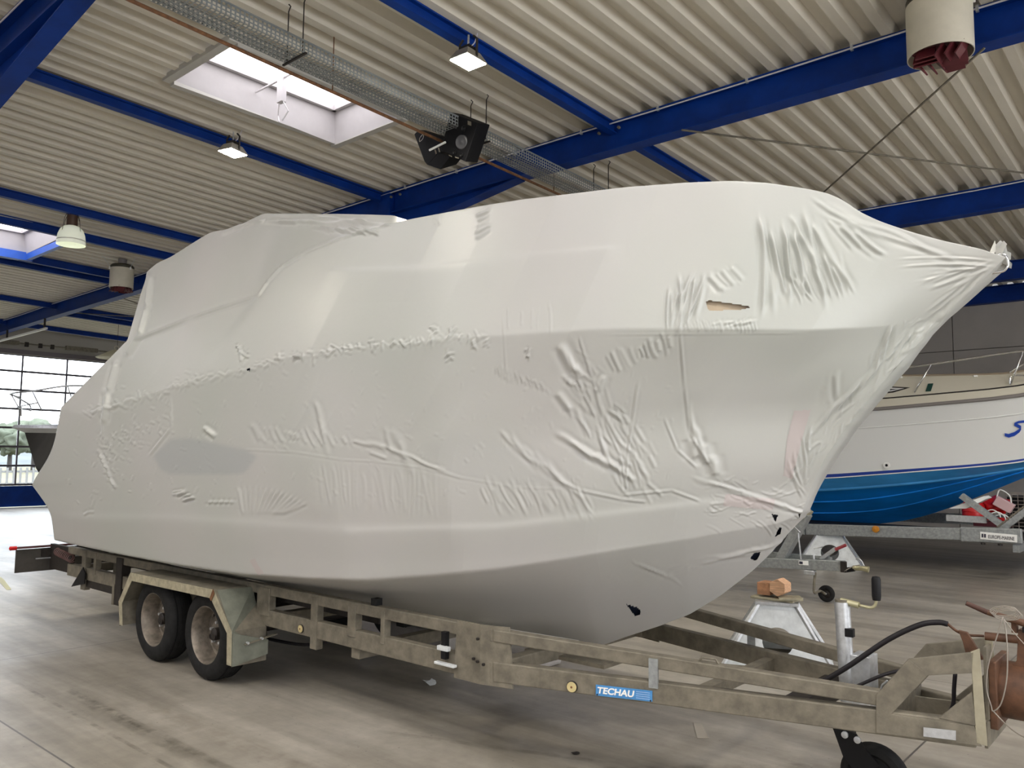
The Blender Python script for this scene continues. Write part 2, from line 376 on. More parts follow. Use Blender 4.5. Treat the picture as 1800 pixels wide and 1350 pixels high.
# concrete panels, joint by joint
pw = 3.6; x = -27.1
zr_rows = [0, 1.35, 2.67, 4.02, zt]
k = 0
x0 = PY(1675, 600, YB)[0]
while x0-pw > XL: x0 -= pw
cols = [XL]+[x0+pw*j for j in range(12) if XL < x0+pw*j < XR]+[XR]
for xa, xb in zip(cols[:-1], cols[1:]):
    for za, zb in zip(zr_rows[:-1], zr_rows[1:]):
        MB().b2((xa+.008, YB, za+.008), (xb-.008, YB+.2, zb-.008)).build('wall_panel', GREYW, wb)
MB().b2((XL, YB+.06, 0), (XR, YB+.25, zt+.2)).build('backing', mat('joint_grey', (.12, .11, .10), .9), wb)
wr = MB().b2((XR, YF, 0), (XR+.2, -5.5, 5.9)); wr.b2((XR, 11.0, 0), (XR+.2, YB, 5.9)); wr.b2((XR, -5.5, 4.6), (XR+.2, 11.0, 5.9)); wr = wr.build('wall_right', GREYW); struct(wr)
d5 = bpy.data.objects.new('door_5', None); COL.objects.link(d5); struct(d5)  # unseen glowing door, added to brighten the right side of the hall
MB().b2((XR+.05, -5.5, 0), (XR+.14, 11, .5)).build('lower_panel', BLUE, d5)
for k in range(9): MB().b2((XR+.03, -5.5+16.5*k/8-.03, .5), (XR+.12, -5.5+16.5*k/8+.03, 4.6)).build('mullion', DARKM, d5)
for k in range(7): MB().b2((XR+.03, -5.5, .5+.68*k-.03), (XR+.12, 11, .5+.68*k+.03)).build('rail', DARKM, d5)
MB().b2((XR+.13, -5.5, .5), (XR+.15, 11, 4.6)).build('pane', SIDE_E, d5)
# left wall around the glazed sliding door
DY0, DY1, DZ0, DZ1 = 2.0, 18.2, .67, 4.56
wl = MB(); wl.b2((XL-.25, YF, 0), (XL, DY0, 5.9)); wl.b2((XL-.25, DY1, 0), (XL, YB, 5.9)); wl.b2((XL-.25, DY0, DZ1), (XL, DY1, 5.9))
wlo = wl.build('wall_left', mat('left_wall', (.42, .40, .36), .8)); struct(wlo)
dr = bpy.data.objects.new('door_1', None); COL.objects.link(dr); struct(dr)
MB().b2((XL-.16, DY0, .02), (XL-.05, DY1, DZ0-.04)).build('lower_panel', BLUE, dr)
DG = mat('door_frame_grey', (.10, .09, .11), .5)
ny = 7; zs = [DZ0+.565*i for i in range(7)]+[DZ1]
yy = 8.75; step = 1.26
ys = sorted(set([DY0, DY1]+[yy+step*i for i in range(-8, 9) if DY0 < yy+step*i < DY1]))
for z in zs: MB().b2((XL-.14, DY0, z-.03), (XL-.07, DY1, z+.03)).build('rail', DG, dr)
for y in ys: MB().b2((XL-.13, y-.022, DZ0), (XL-.08, y+.022, DZ1)).build('mullion', DG, dr)
pane_me = None
for ya, yb in zip(ys[:-1], ys[1:]):
    for za, zb in zip(zs[:-1], zs[1:]):
        MB().b2((XL-.110, ya+.023, za+.031), (XL-.104, yb-.023, zb-.031)).build('pane', GLASS, dr)
MB().b2((XL-.02, DY0-.3, DZ1), (XL+.10, DY1+.3, DZ1+.14)).build('trim_1', mat('lintel_grey', (.16, .14, .15), .6)); bpy.data.objects['trim_1']['kind'] = 'structure'
# front wall behind the photographer, with glowing doors added in it as fill light
wf = MB(); wf.b2((XL, YF-.2, 4.7), (XR, YF, 6.2))
for a, b in ((XL, -20), (-12, -9.5), (-1.5, 0.2), (5.2, XR)): wf.b2((a, YF-.2, 0), (b, YF, 4.7))
struct(wf.build('wall_front', GREYW))
for i, (a, b) in enumerate(((-20, -12), (-9.5, -1.5), (.2, 5.2))):
    d = bpy.data.objects.new('door_%d' % (i+2), None); COL.objects.link(d); struct(d)
    MB().b2((a, YF-.14, 0), (b, YF-.06, .7)).build('lower_panel', BLUE, d)
    n = 4
    for k in range(n+1): MB().b2((a+(b-a)*k/n-.03, YF-.13, .7), (a+(b-a)*k/n+.03, YF-.05, 4.7)).build('mullion', DG, d)
    for k in range(7): MB().b2((a, YF-.13, .7+k*.66-.03), (b, YF-.05, .7+k*.66+.03)).build('rail', DG, d)
    MB().b2((a, YF-.12, .7), (b, YF-.10, 4.7)).build('pane', DOOR_E, d)

# ---- outside: yard, fence, trees
yard = MB().b2((XL-.3, -60, -.35), (-200, 120, -.15)).build('ground', mat('dry_grass', (.12, .11, .06), .9, var=.3, scale=.6)); struct(yard)
FW = mat('fence_white', (.2, .2, .2), .7)
fence = thing('yard_fence', (-40, 12, -.15), 'white picket fence across the yard outside the glazed door', 'fence')
for r in (.25, .78): MB().b2((-40.02, 0, r-.04), (-39.98, 26, r+.04)).build('rail', FW, fence)
pk0 = MB().b2((-39.98, 0, -.15), (-39.94, .09, .95)).build('picket', FW, fence)
for k in range(1, 100):
    c = pk0.copy(); COL.objects.link(c); c.location = (0, .26*k, 0); c.parent = fence
LEAF = mat('foliage', (.085, .10, .07), .9, var=.4, scale=.7, bump=.6, bscale=2)
def blob(c, r, seed, zs=.8):
    bm = bmesh.new(); bmesh.ops.create_icosphere(bm, subdivisions=4, radius=1)
    rs = np.random.RandomState(seed); k = rs.uniform(-3, 3, (9, 3)); ph = rs.uniform(0, 6, 9)
    for v in bm.verts:
        p = np.array(v.co); d = 1+.07*sum(math.sin(3*k[i]@p+ph[i]) for i in range(9))
        v.co = Vector((c[0]+p[0]*r*d, c[1]+p[1]*r*d, c[2]+p[2]*r*zs*d))
    fs = [tuple(v.index for v in f.verts) for f in bm.faces]; vs = [tuple(v.co) for v in bm.verts]; bm.free(); return vs, fs
for i, (x, y, r, h) in enumerate(((-85, 20.3, 2.3, 4.2), (-80, 25.2, 2.1, 4.4), (-88, 29.8, 2.4, 5.2), (-84, 34.6, 2.3, 4.5), (-86, 39.6, 2.4, 4.2))):
    t = thing('tree', (x, y, -.15), ['leftmost', 'second from left', 'middle', 'second from right', 'rightmost'][i]+' of the five low pale green trees beyond the yard fence', 'tree', 'trees beyond the yard fence')
    MB().tube([(x, y, -.2), (x, y, h*.6)], [.22, .14], 8).build('trunk', DARKM, t)
    cm = MB()
    for k in range(9):
        a = rng.uniform(0, 6.28); q = rng.uniform(0, .6); cm.add(*blob((x+r*q*math.cos(a), y+r*q*math.sin(a), h*.62+rng.uniform(-.25, .3)*r), r*rng.uniform(.42, .6), i*11+k, .8))
    cm.build('crown', LEAF, t, smooth=True)['kind'] = 'stuff'
MB().add(*blob((-140, 60, -1), 40, 9, .2)).build('hill', mat('far_hill', (.11, .125, .13), .9, var=.2, scale=.2)); h = bpy.data.objects['hill']; struct(h)

# ================================================================== WRAPPED BOAT
YC = 4.12
boat = thing('wrapped_boat', (-5, YC, .43), 'cabin cruiser sealed in white shrink wrap, resting on the weathered trailer', 'boat')
def piece(pts):
    xs = np.array([p[0] for p in pts], float); vs = np.array([p[1] for p in pts], float)
    # monotone-ish smooth interpolation
    return lambda x: np.interp(x, xs, vs)
def smooth1(a, k):
    if k < 1: return a
    w = np.exp(-(np.arange(-3*k, 3*k+1)/k)**2/2); w /= w.sum()
    p = np.concatenate([2*a[0]-a[1:3*k+1][::-1], a, 2*a[-1]-a[-3*k-1:-1][::-1]])
    return np.convolve(p, w, 'valid')
h_chine = piece([(-12, 1.02), (-8.7, 1.04), (-5, 1.04), (-4, 1.0), (-3.2, .84), (-2.5, .56), (-2.1, .34), (-1.75, .12), (-1.5, .0), (0, 0)])
h_band = piece([(-12, 1.1), (-8.7, 1.12), (-5, 1.12), (-4, 1.07), (-3.2, .93), (-2.5, .64), (-2.1, .42), (-1.7, .14), (-1.5, .02), (0, 0)])
h_knu = piece([(-12, 1.15), (-8.7, 1.16), (-6.5, 1.2), (-4.2, 1.2), (-3.2, 1.12), (-2.4, .92), (-1.8, .66), (-1.4, .40), (-1.15, .2), (-1.0, .06), (-.9, 0), (0, 0)])
h_rim = piece([(-12, 1.02), (-8.7, 1.04), (-4, 1.06), (-3.2, 1.02), (-2.5, .9), (-2.0, .72), (-1.6, .5), (-1.3, .3), (-1.05, .18), (-.8, .10), (-.6, .06), (0, .05)])
h_top = piece([(-12, .8), (-8.7, .82), (-4, .84), (-2, .5), (0, .1)])
h_tip = piece([(-12, 1.0), (-9.4, 1.05), (-8.9, 1.14), (-6.5, 1.17), (-4.2, 1.17), (-3.2, 1.02), (-2.5, .76), (-1.9, .44), (-1.5, .16), (-1.2, 0), (0, 0)])
def hit(x, y, h):
    x = np.atleast_1d(x).astype(float); y = np.atleast_1d(y).astype(float)
    D = np.stack([(x-900)/F_PX, -(y-675)/F_PX, np.ones_like(x)], 1) @ RC
    lo = np.full(len(x), .5); hi = (YC)/D[:, 1]
    for _ in range(50):
        m = (lo+hi)/2; P = CP+D*m[:, None]; f = P[:, 1]+h(P[:, 0])-YC
        lo = np.where(f < 0, m, lo); hi = np.where(f < 0, hi, m)
    return CP+D*((lo+hi)/2)[:, None]
rows_px = {
 'chine': [(95, 950), (200, 972), (300, 992), (420, 1010), (535, 1018), (640, 1020), (767, 1011), (870, 1001), (1000, 982), (1100, 965), (1200, 949), (1300, 932), (1367, 920), (1409, 903)],
 'band': [(88, 898), (200, 903), (300, 911), (440, 923), (640, 931), (800, 927), (960, 913), (1100, 896), (1200, 884), (1320, 870), (1424, 862)],
 'low': [(62, 862), (150, 868), (300, 872), (500, 878), (700, 872), (900, 858), (1100, 842), (1250, 830), (1350, 822), (1445, 812)],
 'tip': [(54, 851), (110, 842), (200, 832), (400, 812), (640, 786), (900, 760), (1100, 742), (1300, 728), (1400, 725), (1490, 747)],
 'mid': [(93, 792), (140, 782), (250, 768), (450, 730), (700, 692), (950, 670), (1200, 655), (1400, 650), (1572, 648)],
 'knuckle': [(108, 716), (140, 730), (180, 719), (247, 698), (307, 680), (433, 650), (507, 628), (600, 615), (680, 607), (800, 595), (950, 585), (1050, 579), (1167, 578), (1300, 579), (1420, 580), (1520, 576), (1600, 570), (1652, 566)],
 'rim': [(224, 598), (250, 590), (333, 557), (400, 537), (453, 517), (470, 492), (495, 466), (530, 445), (600, 417), (660, 399), (720, 384), (840, 362), (920, 349), (1000, 340), (1100, 328), (1200, 321), (1290, 318), (1350, 321), (1410, 329), (1455, 338), (1485, 352), (1510, 371), (1545, 388), (1600, 407), (1660, 424), (1720, 437), (1768, 452)],
}
hf = {'chine': h_chine, 'band': h_band, 'low': lambda X: .5*h_band(X)+.5*h_tip(X), 'tip': h_tip, 'mid': lambda X: .5*h_tip(X)+.5*h_knu(X), 'knuckle': h_knu, 'rim': h_rim}
NC = 1050; s = np.linspace(0, 1, NC)
G = {}
for k, pts in rows_px.items():
    xs = np.array([p[0] for p in pts], float); vs = np.array([p[1] for p in pts], float)
    X_ = xs[0]+(xs[-1]-xs[0])*s; Y_ = np.interp(X_, xs, vs); Y_ = smooth1(Y_, 6)
    G[k] = hit(X_, Y_, hf[k])
# keel and stem foot, built along the centre plane
kx = np.array([-8.7, -6, -4.4, -3.6]); kz = np.array([.56, .50, .47, .455])
stem = [PY(*p, YC) for p in ((1050, 1137), (1100, 1119), (1160, 1100), (1213, 1080), (1267, 1047), (1323, 1003), (1357, 970), (1392, 930))]
KX = np.concatenate([kx, [p[0] for p in stem]]); KZ = np.concatenate([kz, [p[2] for p in stem]])
G['keel'] = None
kpx = np.array(proj(np.stack([KX, np.full(len(KX), YC), KZ], 1)))
xk = kpx[0][0]+(kpx[0][-1]-kpx[0][0])*s
kX = np.interp(xk, kpx[0], KX); kZ = smooth1(np.interp(xk, kpx[0], KZ), 5)
G['keel'] = np.stack([kX, np.full(NC, YC), kZ], 1)
# cabin top edge
tp = [(258, 478), (275, 463), (300, 452), (350, 420), (370, 408), (400, 402), (430, 390), (462, 375), (560, 376), (640, 377), (690, 378), (722, 384)]
X_ = 258+(1768-258)*s; vis = X_ < 722
top = hit(X_, np.interp(X_, [p[0] for p in tp], [p[1] for p in tp]), h_top)
behind = G['rim']+np.stack([np.zeros(NC), np.clip((YC-G['rim'][:, 1])*.35, 0, .3), np.full(NC, -.03)], 1)
bw = np.clip((X_-700)/24, 0, 1)[:, None]
top = top*(1-bw)+behind*bw
for c in range(3): top[:, c] = smooth1(top[:, c], 3)
order = ['keel', 'chine', 'band', 'low', 'tip', 'mid', 'knuckle', 'rim']
seg = [46, 40, 24, 44, 35, 35, 128]
grid = []
for (a, b), n in zip(zip(order[:-1], order[1:]), seg):
    for i in range(n): t = i/n; grid.append(G[a]*(1-t)+G[b]*t)
n = 60
for i in range(n+1): t = i/n; grid.append(G['rim']*(1-t)+top*t)
P = np.array(grid)            # rows x cols x 3
NR = len(P)
idx = np.cumsum([0]+seg)      # row numbers of the feature lines
# the film rounds every edge it is shrunk over
def smooth_rows(P, k):
    w = np.exp(-(np.arange(-3*k, 3*k+1)/k)**2/2); w /= w.sum(); pad = 3*k
    Q = np.concatenate([2*P[:1]-P[1:pad+1][::-1], P, 2*P[-1:]-P[-pad-1:-1][::-1]])
    out = np.zeros_like(P)
    for i, wi in enumerate(w): out += wi*Q[i:i+len(P)]
    return out
P1 = smooth_rows(P, 1); P2 = smooth_rows(P, 9)
r_ = np.arange(NR); soft = np.zeros(NR)
for a in (2, 3, 4, 5): soft = np.maximum(soft, np.exp(-((r_-idx[a])/14.)**2))
P = P1*(1-soft[:, None, None])+P2*soft[:, None, None]
# normals
def normals(P):
    du = np.gradient(P, axis=1); dv = np.gradient(P, axis=0); N = np.cross(du, dv); return N/(np.linalg.norm(N, axis=2, keepdims=True)+1e-9)
N = normals(P)
if N[NR//2, NC//2, 1] > 0: N = -N
U, V = proj(P)
dep_ = (P-CP)@RC[2]; mpp = dep_/F_PX          # metres per photo pixel on the film
disp = np.zeros_like(U)
def fold(x0, y0, x1, y1, w, a, curve=0.0):
    """a crease in the film between two spots; w width and a height in photo-pixel units at that distance"""
    L = math.hypot(x1-x0, y1-y0); ux, uy = (x1-x0)/L, (y1-y0)/L
    m = w*5+abs(curve)*L
    sel = (U > min(x0, x1)-m) & (U < max(x0, x1)+m) & (V > min(y0, y1)-m) & (V < max(y0, y1)+m)
    if not sel.any(): return
    u = U[sel]-x0; v = V[sel]-y0; t = (u*ux+v*uy)/L; d = -u*uy+v*ux-curve*L*4*t*(1-t)
    env = np.exp(-(np.clip(np.abs(t-.5)-.34, 0, None)/.12)**2)
    w *= .8; d = d
    disp[sel] += a*.62*mpp[sel]*env*(np.exp(-(d/w)**2)-.45*np.exp(-((d-2*w)/w)**2)-.3*np.exp(-((d+2.1*w)/w)**2))
def fan(xa, ya, xb, yb, n, dx, dy, w, a, jit=.25, spread=0.0):
    """n folds whose middles run from (xa,ya) to (xb,yb), each about (dx,dy) long"""
    for i in range(n):
        t = (i+.5)/n+rng.uniform(-.3, .3)/n; cx = xa+(xb-xa)*t; cy = ya+(yb-ya)*t; k = rng.uniform(1-jit*1.6, 1+jit*1.6); rot = rng.uniform(-.12, .12)+spread*(t-.5)
        ex = dx*k*math.cos(rot)-dy*k*math.sin(rot); ey = dx*k*math.sin(rot)+dy*k*math.cos(rot)
        fold(cx-ex/2, cy-ey/2, cx+ex/2, cy+ey/2, w*rng.uniform(.7, 1.35), a*rng.uniform(.5, 1.35), rng.uniform(-.06, .06))
# bow cheek: tall glossy folds
fan(1335, 470, 1470, 450, 13, 30, 125, 4.2, 7.5, .2, -.35)
fan(1470, 410, 1540, 430, 5, 60, 60, 4.5, 5)
fan(1385, 510, 1490, 480, 13, 22, 50, 2.6, 4.2)
fan(1170, 545, 1232, 520, 9, -12, 80, 3.2, 5.4, .2, .3)
fan(1250, 500, 1300, 480, 6, 30, 34, 4, 3.2)
fan(1200, 572, 1330, 574, 22, 6, 18, 2, 1.8)
fan(1258, 568, 1320, 566, 6, 24, -8, 2.4, 2)
fan(1400, 400, 1420, 440, 3, 30, 60, 5, 3)
for i in range(75):
    t = rng.uniform(0, 1); x = 1410+t*230+rng.uniform(-46, 4); y = 868-t*300+rng.uniform(-20, 10); L = rng.uniform(10, 34); a = math.radians(-55+rng.uniform(-35, 25)); fold(x, y, x+L*math.cos(a), y+L*math.sin(a), rng.uniform(1.6, 3), rng.uniform(.8, 2.4), rng.uniform(-.08, .08))
for i in range(60):
    x = rng.uniform(1230, 1420); y = rng.uniform(835, 925); L = rng.uniform(10, 40); a = math.radians(rng.uniform(-30, 50)); fold(x, y, x+L*math.cos(a), y+L*math.sin(a), rng.uniform(1.5, 2.6), rng.uniform(.5, 1.6), rng.uniform(-.1, .1))
# tip: folds radiating back from the pulpit
for i in range(16):
    a = math.radians(150+rng.uniform(-28, 34)); L = rng.uniform(70, 170); x0, y0 = 1742+rng.uniform(-8, 4), 463+rng.uniform(-8, 10)
    fold(x0, y0, x0+L*math.cos(a), y0+L*math.sin(a), rng.uniform(2.2, 4), rng.uniform(1.2, 2.6), rng.uniform(-.03, .03))
fan(1500, 395, 1640, 440, 6, 110, 42, 4.5, 2.0, .2)
fan(1470, 372, 1500, 392, 3, 90, 45, 5, 2.6)
# stem: long slanting folds
fan(1480, 700, 1700, 520, 12, 70, -80, 4, 2.6, .35)
fan(1540, 640, 1560, 600, 5, 24, -64, 3.5, 2.8)
fan(1440, 740, 1500, 690, 7, 36, -44, 3, 2.2); fan(1395, 850, 1425, 770, 8, 8, 46, 2.6, 2.2, .4, .8)
fan(1445, 700, 1475, 672, 5, 2, 44, 6, 2.0)
# forward topside: welded seam and its puckers
for q in ([(1018, 592), (1040, 662), (1062, 740), (1090, 800), (1103, 862)], [(1122, 672), (1112, 740), (1103, 800), (1100, 862)], [(1000, 620), (1025, 690), (1048, 735)], [(1196, 585), (1204, 680), (1212, 760), (1250, 822)], [(1168, 735), (1190, 790), (1225, 822)], [(970, 838), (1020, 862), (1095, 878), (1135, 882)], [(1095, 870), (1180, 862), (1230, 880)]):
    for a, b in zip(q[:-1], q[1:]): fold(*a, *b, 2.4, 3.0)
for i in range(70):
    t = rng.uniform(0, 1); x = 1005+t*120+rng.uniform(-40, 40); y = 640+t*190+rng.uniform(-40, 40); fold(x, y, x+rng.uniform(10, 34), y+rng.uniform(14, 50), rng.uniform(2, 4), rng.uniform(1., 3.))
fold(985, 605, 1010, 655, 8, 8); fold(1010, 640, 1022, 665, 6, 5); fold(1062, 660, 1050, 690, 6, 5); fold(980, 690, 1004, 722, 6, 5)
fan(990, 665, 1035, 690, 8, 14, 20, 2.4, 2.4); fan(1070, 640, 1180, 600, 12, 10, 30, 4, 3.2, .3, .3)
fan(1000, 780, 1100, 830, 14, 46, 36, 4.2, 2.8, .4); fan(890, 770, 1000, 850, 14, 40, 44, 4, 1.5, .4)
for x, y in ((1238, 780), (1252, 800), (1218, 770)): fold(x, y, x+6, y+36, 9, 7)
fan(1215, 740, 1235, 800, 4, 12, 60, 4, 4)
fan(1240, 845, 1420, 905, 22, 50, 14, 3, 1.2, .5); fan(1240, 990, 1380, 950, 14, 70, -12, 3, 1.3, .4)
fan(1120, 990, 1180, 1020, 5, 50, 26, 2, 1.5); fan(1180, 1010, 1210, 1000, 3, 60, -12, 1.6, 1.6)
# second seam low on the side and its vertical pleats
for q in ([(600, 808), (660, 811), (740, 822), (800, 838), (900, 856), (1000, 860)], [(430, 790), (520, 795), (600, 808)]):
    for a, b in zip(q[:-1], q[1:]): fold(*a, *b, 1.8, 1.0)
fan(560, 850, 770, 870, 26, 6, 76, 3, 1.15, .2); fan(845, 870, 1040, 880, 22, 26, 50, 3.6, 2.0, .3)
fan(650, 780, 790, 830, 16, 44, 20, 3, 1.3, .5); fold(620, 775, 656, 785, 3, 3.2); fold(650, 795, 680, 806, 3, 3); fan(680, 770, 715, 800, 5, 14, 60, 6, 2.6)
for i in range(14):
    a = math.radians(100-6*i); fold(428+5*i, 905, 428+5*i+50*math.cos(a), 905-46*math.sin(a)-4, 3.2, rng.uniform(1.5, 3.2))
fan(310, 862, 335, 880, 7, 22, -5, 2.4, 2.8); fan(175, 795, 200, 855, 8, 8, 14, 2.4, 2.8)
for i in range(5): fold(368+9.5*i, 880, 371+9.5*i, 885, 4, 3.4)
fan(440, 760, 620, 775, 16, 14, 26, 3.2, 2.0, .4); fan(555, 715, 575, 790, 5, 8, 48, 3.6, 2)
fan(360, 752, 372, 765, 3, 16, 10, 3.6, 3.4)
# pleats running along seams between pleats of the quarter
for q in ([(182, 690), (180, 740), (181, 772)], [(300, 700), (300, 752), (262, 800)], [(166, 900), (156, 900), (148, 905)]):
    for a, b in zip(q[:-1], q[1:]): fold(*a, *b, 2.4, 2.2)
# knuckle crumple and small scuffs
xs, ys = zip(*rows_px['knuckle'])
for i in range(170):
    x = rng.uniform(150, 850); y = np.interp(x, xs, ys)+rng.normal(0, 3.4); L = rng.uniform(3, 11); a = rng.uniform(0, math.pi)
    k = 1.0 if 480 < x < 720 else .6
    fold(x-L*math.cos(a), y-L*math.sin(a), x+L*math.cos(a), y+L*math.sin(a), rng.uniform(1.6, 3.2), k*rng.uniform(1, 3.2))
for x, y in ((762, 575), (795, 582), (835, 605), (852, 603), (655, 605), (430, 625), (424, 612), (790, 622), (930, 620)):
    for i in range(5): fold(x+rng.uniform(-7, 7), y+rng.uniform(-8, 8), x+rng.uniform(-9, 9), y+rng.uniform(-12, 12)+3, 2.4, 3)
for i in range(260):
    x = rng.uniform(120, 1180); y = rng.uniform(640, 880); a = rng.uniform(.3, 1.9); L = rng.uniform(4, 14); fold(x, y, x+L*math.cos(a), y+L*math.sin(a), rng.uniform(1.6, 3), rng.uniform(.2, 1.1))
for i in range(90):
    x = rng.uniform(160, 300); y = 800-(x-160)*.55+rng.normal(0, 18); a = rng.uniform(.3, 1.9); L = rng.uniform(5, 12); fold(x, y, x+L*math.cos(a), y+L*math.sin(a), 2.2, rng.uniform(.6, 1.9))
fan(850, 370, 848, 412, 9, 22, -11, 2.6, 2.6, .2); fan(760, 388, 775, 386, 7, 5, 16, 2, 1); fan(870, 650, 955, 680, 18, 6, 20, 2.0, 1.8, .3, -.3)
fan(885, 560, 980, 560, 5, 1, 40, 1.8, 1.3); fan(470, 390, 660, 390, 11, 60, 4, 3.4, 3.6, .4); fan(560, 402, 660, 408, 9, 30, 10, 2.6, 4.4); fan(400, 405, 470, 385, 4, 30, -12, 3, 3)
fan(1050, 590, 1420, 580, 1, 1, 1, 1, 0)
fold(884, 560, 890, 660, 2, 1.5); fold(1068, 1012, 1088, 1018, 2, 1)
for q in ([(264, 484), (258, 540), (244, 590), (222, 625)], [(205, 636), (190, 690), (182, 745)]):
    for a, b in zip(q[:-1], q[1:]): fold(*a, *b, 4.5, 7)
# lapped sheet edges: a small step in the film
def step(pts, a, w=2.0, side=1):
    xs = np.array([p[0] for p in pts], float); ys = np.array([p[1] for p in pts], float)
    sel = (U > xs[0]) & (U < xs[-1]); d = (V[sel]-np.interp(U[sel], xs, ys))*side
    fade = np.clip(d/60., 0, 1)
    edge = np.clip((U[sel]-xs[0])/30, 0, 1)*np.clip((xs[-1]-U[sel])/30, 0, 1)
    disp[sel] += a*mpp[sel]*edge*(1/(1+np.exp(-d/w)))*(1-fade)
step([(560, 474), (735, 470), (900, 449), (1100, 432)], 1.6)
step([(600, 930), (870, 924), (1100, 897), (1400, 862)], 3.2, 3)
step([(100, 905), (300, 908), (640, 931)], 2.4, 4)
for a_, b_ in zip([(233, 600), (333, 560), (453, 520), (470, 494), (495, 468), (530, 447), (600, 419), (660, 400)][:-1], [(333, 560), (453, 520), (470, 494), (495, 468), (530, 447), (600, 419), (660, 400), (716, 388)]): fold(*a_, *b_, 2.6, 2.6)
fold(1050, 588, 1410, 586, 1.6, 1.2)
low = sum(.6*np.sin(U/a+V/b+c) for a, b, c in ((90, 60, 1), (55, -80, 2), (130, 45, 4), (38, 150, 3)))
disp += low*.5*mpp
P = P+N*disp[..., None]
# openings torn in the film
HOLES = {'port': [(1240, 531), (1246, 528), (1316, 538), (1318, 541), (1300, 545), (1246, 546)], 'a': [(1356, 903), (1368, 905), (1365, 911), (1364, 918), (1360, 912)], 'b': [(1369, 928), (1374, 926), (1372, 938), (1367, 941), (1362, 944), (1366, 934)],
         'c': [(1319, 981), (1326, 972), (1337, 971), (1332, 982), (1326, 986)], 'd': [(1101, 1062), (1108, 1064), (1121, 1068), (1127, 1074), (1124, 1081), (1116, 1083)], 'e': [(434, 648), (440, 647), (439, 652), (434, 652)], 'f': [(1404, 903), (1408, 904), (1404, 911)]}
def inside(poly, x, y):
    r = np.zeros(x.shape, bool); n = len(poly)
    for i in range(n):
        x1, y1 = poly[i]; x2, y2 = poly[(i+1) % n]
        c = ((y1 > y) != (y2 > y)); r ^= c & (x < (x2-x1)*(y-y1)/((y2-y1) if y2 != y1 else 1e-9)+x1)
    return r
Uc = .25*(U[:-1, :-1]+U[1:, :-1]+U[:-1, 1:]+U[1:, 1:]); Vc = .25*(V[:-1, :-1]+V[1:, :-1]+V[:-1, 1:]+V[1:, 1:])
kill = np.zeros(Uc.shape, bool)
for pl in HOLES.values(): kill |= inside(pl, Uc, Vc)
ii, jj = np.nonzero(~kill)
faces = np.stack([ii*NC+jj, ii*NC+jj+1, (ii+1)*NC+jj+1, (ii+1)*NC+jj], 1)
verts = P.reshape(-1, 3)
# tint: pale grey where the hull windows lie close behind the film, faint warm print
tint = np.zeros_like(U)
def blur_in(poly, k=1.0, soft=3):
    for dx in (-soft, 0, soft):
        for dy in (-soft, 0, soft): tint[inside(poly, U+dx, V+dy)] += k/9
blur_in([(268, 800), (300, 772), (330, 770), (380, 780), (432, 790), (452, 802), (432, 830), (418, 834), (300, 834), (282, 826)], .55)
blur_in([(740, 780), (800, 760), (960, 800), (1000, 850), (900, 858), (800, 842)], .12, 8)
# far side, deck and transom, coarser
st = 6
cidx = list(range(0, NC, st)); cidx += [NC-1] if cidx[-1] != NC-1 else []
ridx = list(range(0, NR, st)); ridx += [NR-1] if ridx[-1] != NR-1 else []
Q = P[np.ix_(ridx, cidx)].copy(); Q[..., 1] = 2*YC-Q[..., 1]
nv = len(verts); nr, nc = len(ridx), len(cidx)
f2 = [(nv+i*nc+j, nv+(i+1)*nc+j, nv+(i+1)*nc+j+1, nv+i*nc+j+1) for i in range(nr-1) for j in range(nc-1)]
near_top = [(NR-1)*NC+j for j in cidx]; far_top = [nv+(nr-1)*nc+j for j in range(nc)]
f3 = [(near_top[j], near_top[j+1], far_top[j+1], far_top[j]) for j in range(nc-1)]
f4 = [(ridx[i]*NC, ridx[i+1]*NC, nv+(i+1)*nc, nv+i*nc) for i in range(nr-1)]
f5 = [(ridx[i]*NC+NC-1, nv+i*nc+nc-1, nv+(i+1)*nc+nc-1, ridx[i+1]*NC+NC-1) for i in range(nr-1)]
allv = np.concatenate([verts, Q.reshape(-1, 3)])-np.array(boat.location)
allf = faces.tolist()+f2+f3+f4+f5
me = bpy.data.meshes.new('shrink_wrap'); me.from_pydata(allv.tolist(), [], allf)
ca = me.color_attributes.new('tint', 'FLOAT_COLOR', 'POINT')
tv = np.concatenate([tint.reshape(-1), np.zeros(len(allv)-len(verts))]); tv = np.stack([tv, tv, tv, np.ones_like(tv)], 1).astype(np.float32)
ca.data.foreach_set('color', tv.reshape(-1))
me.shade_smooth()
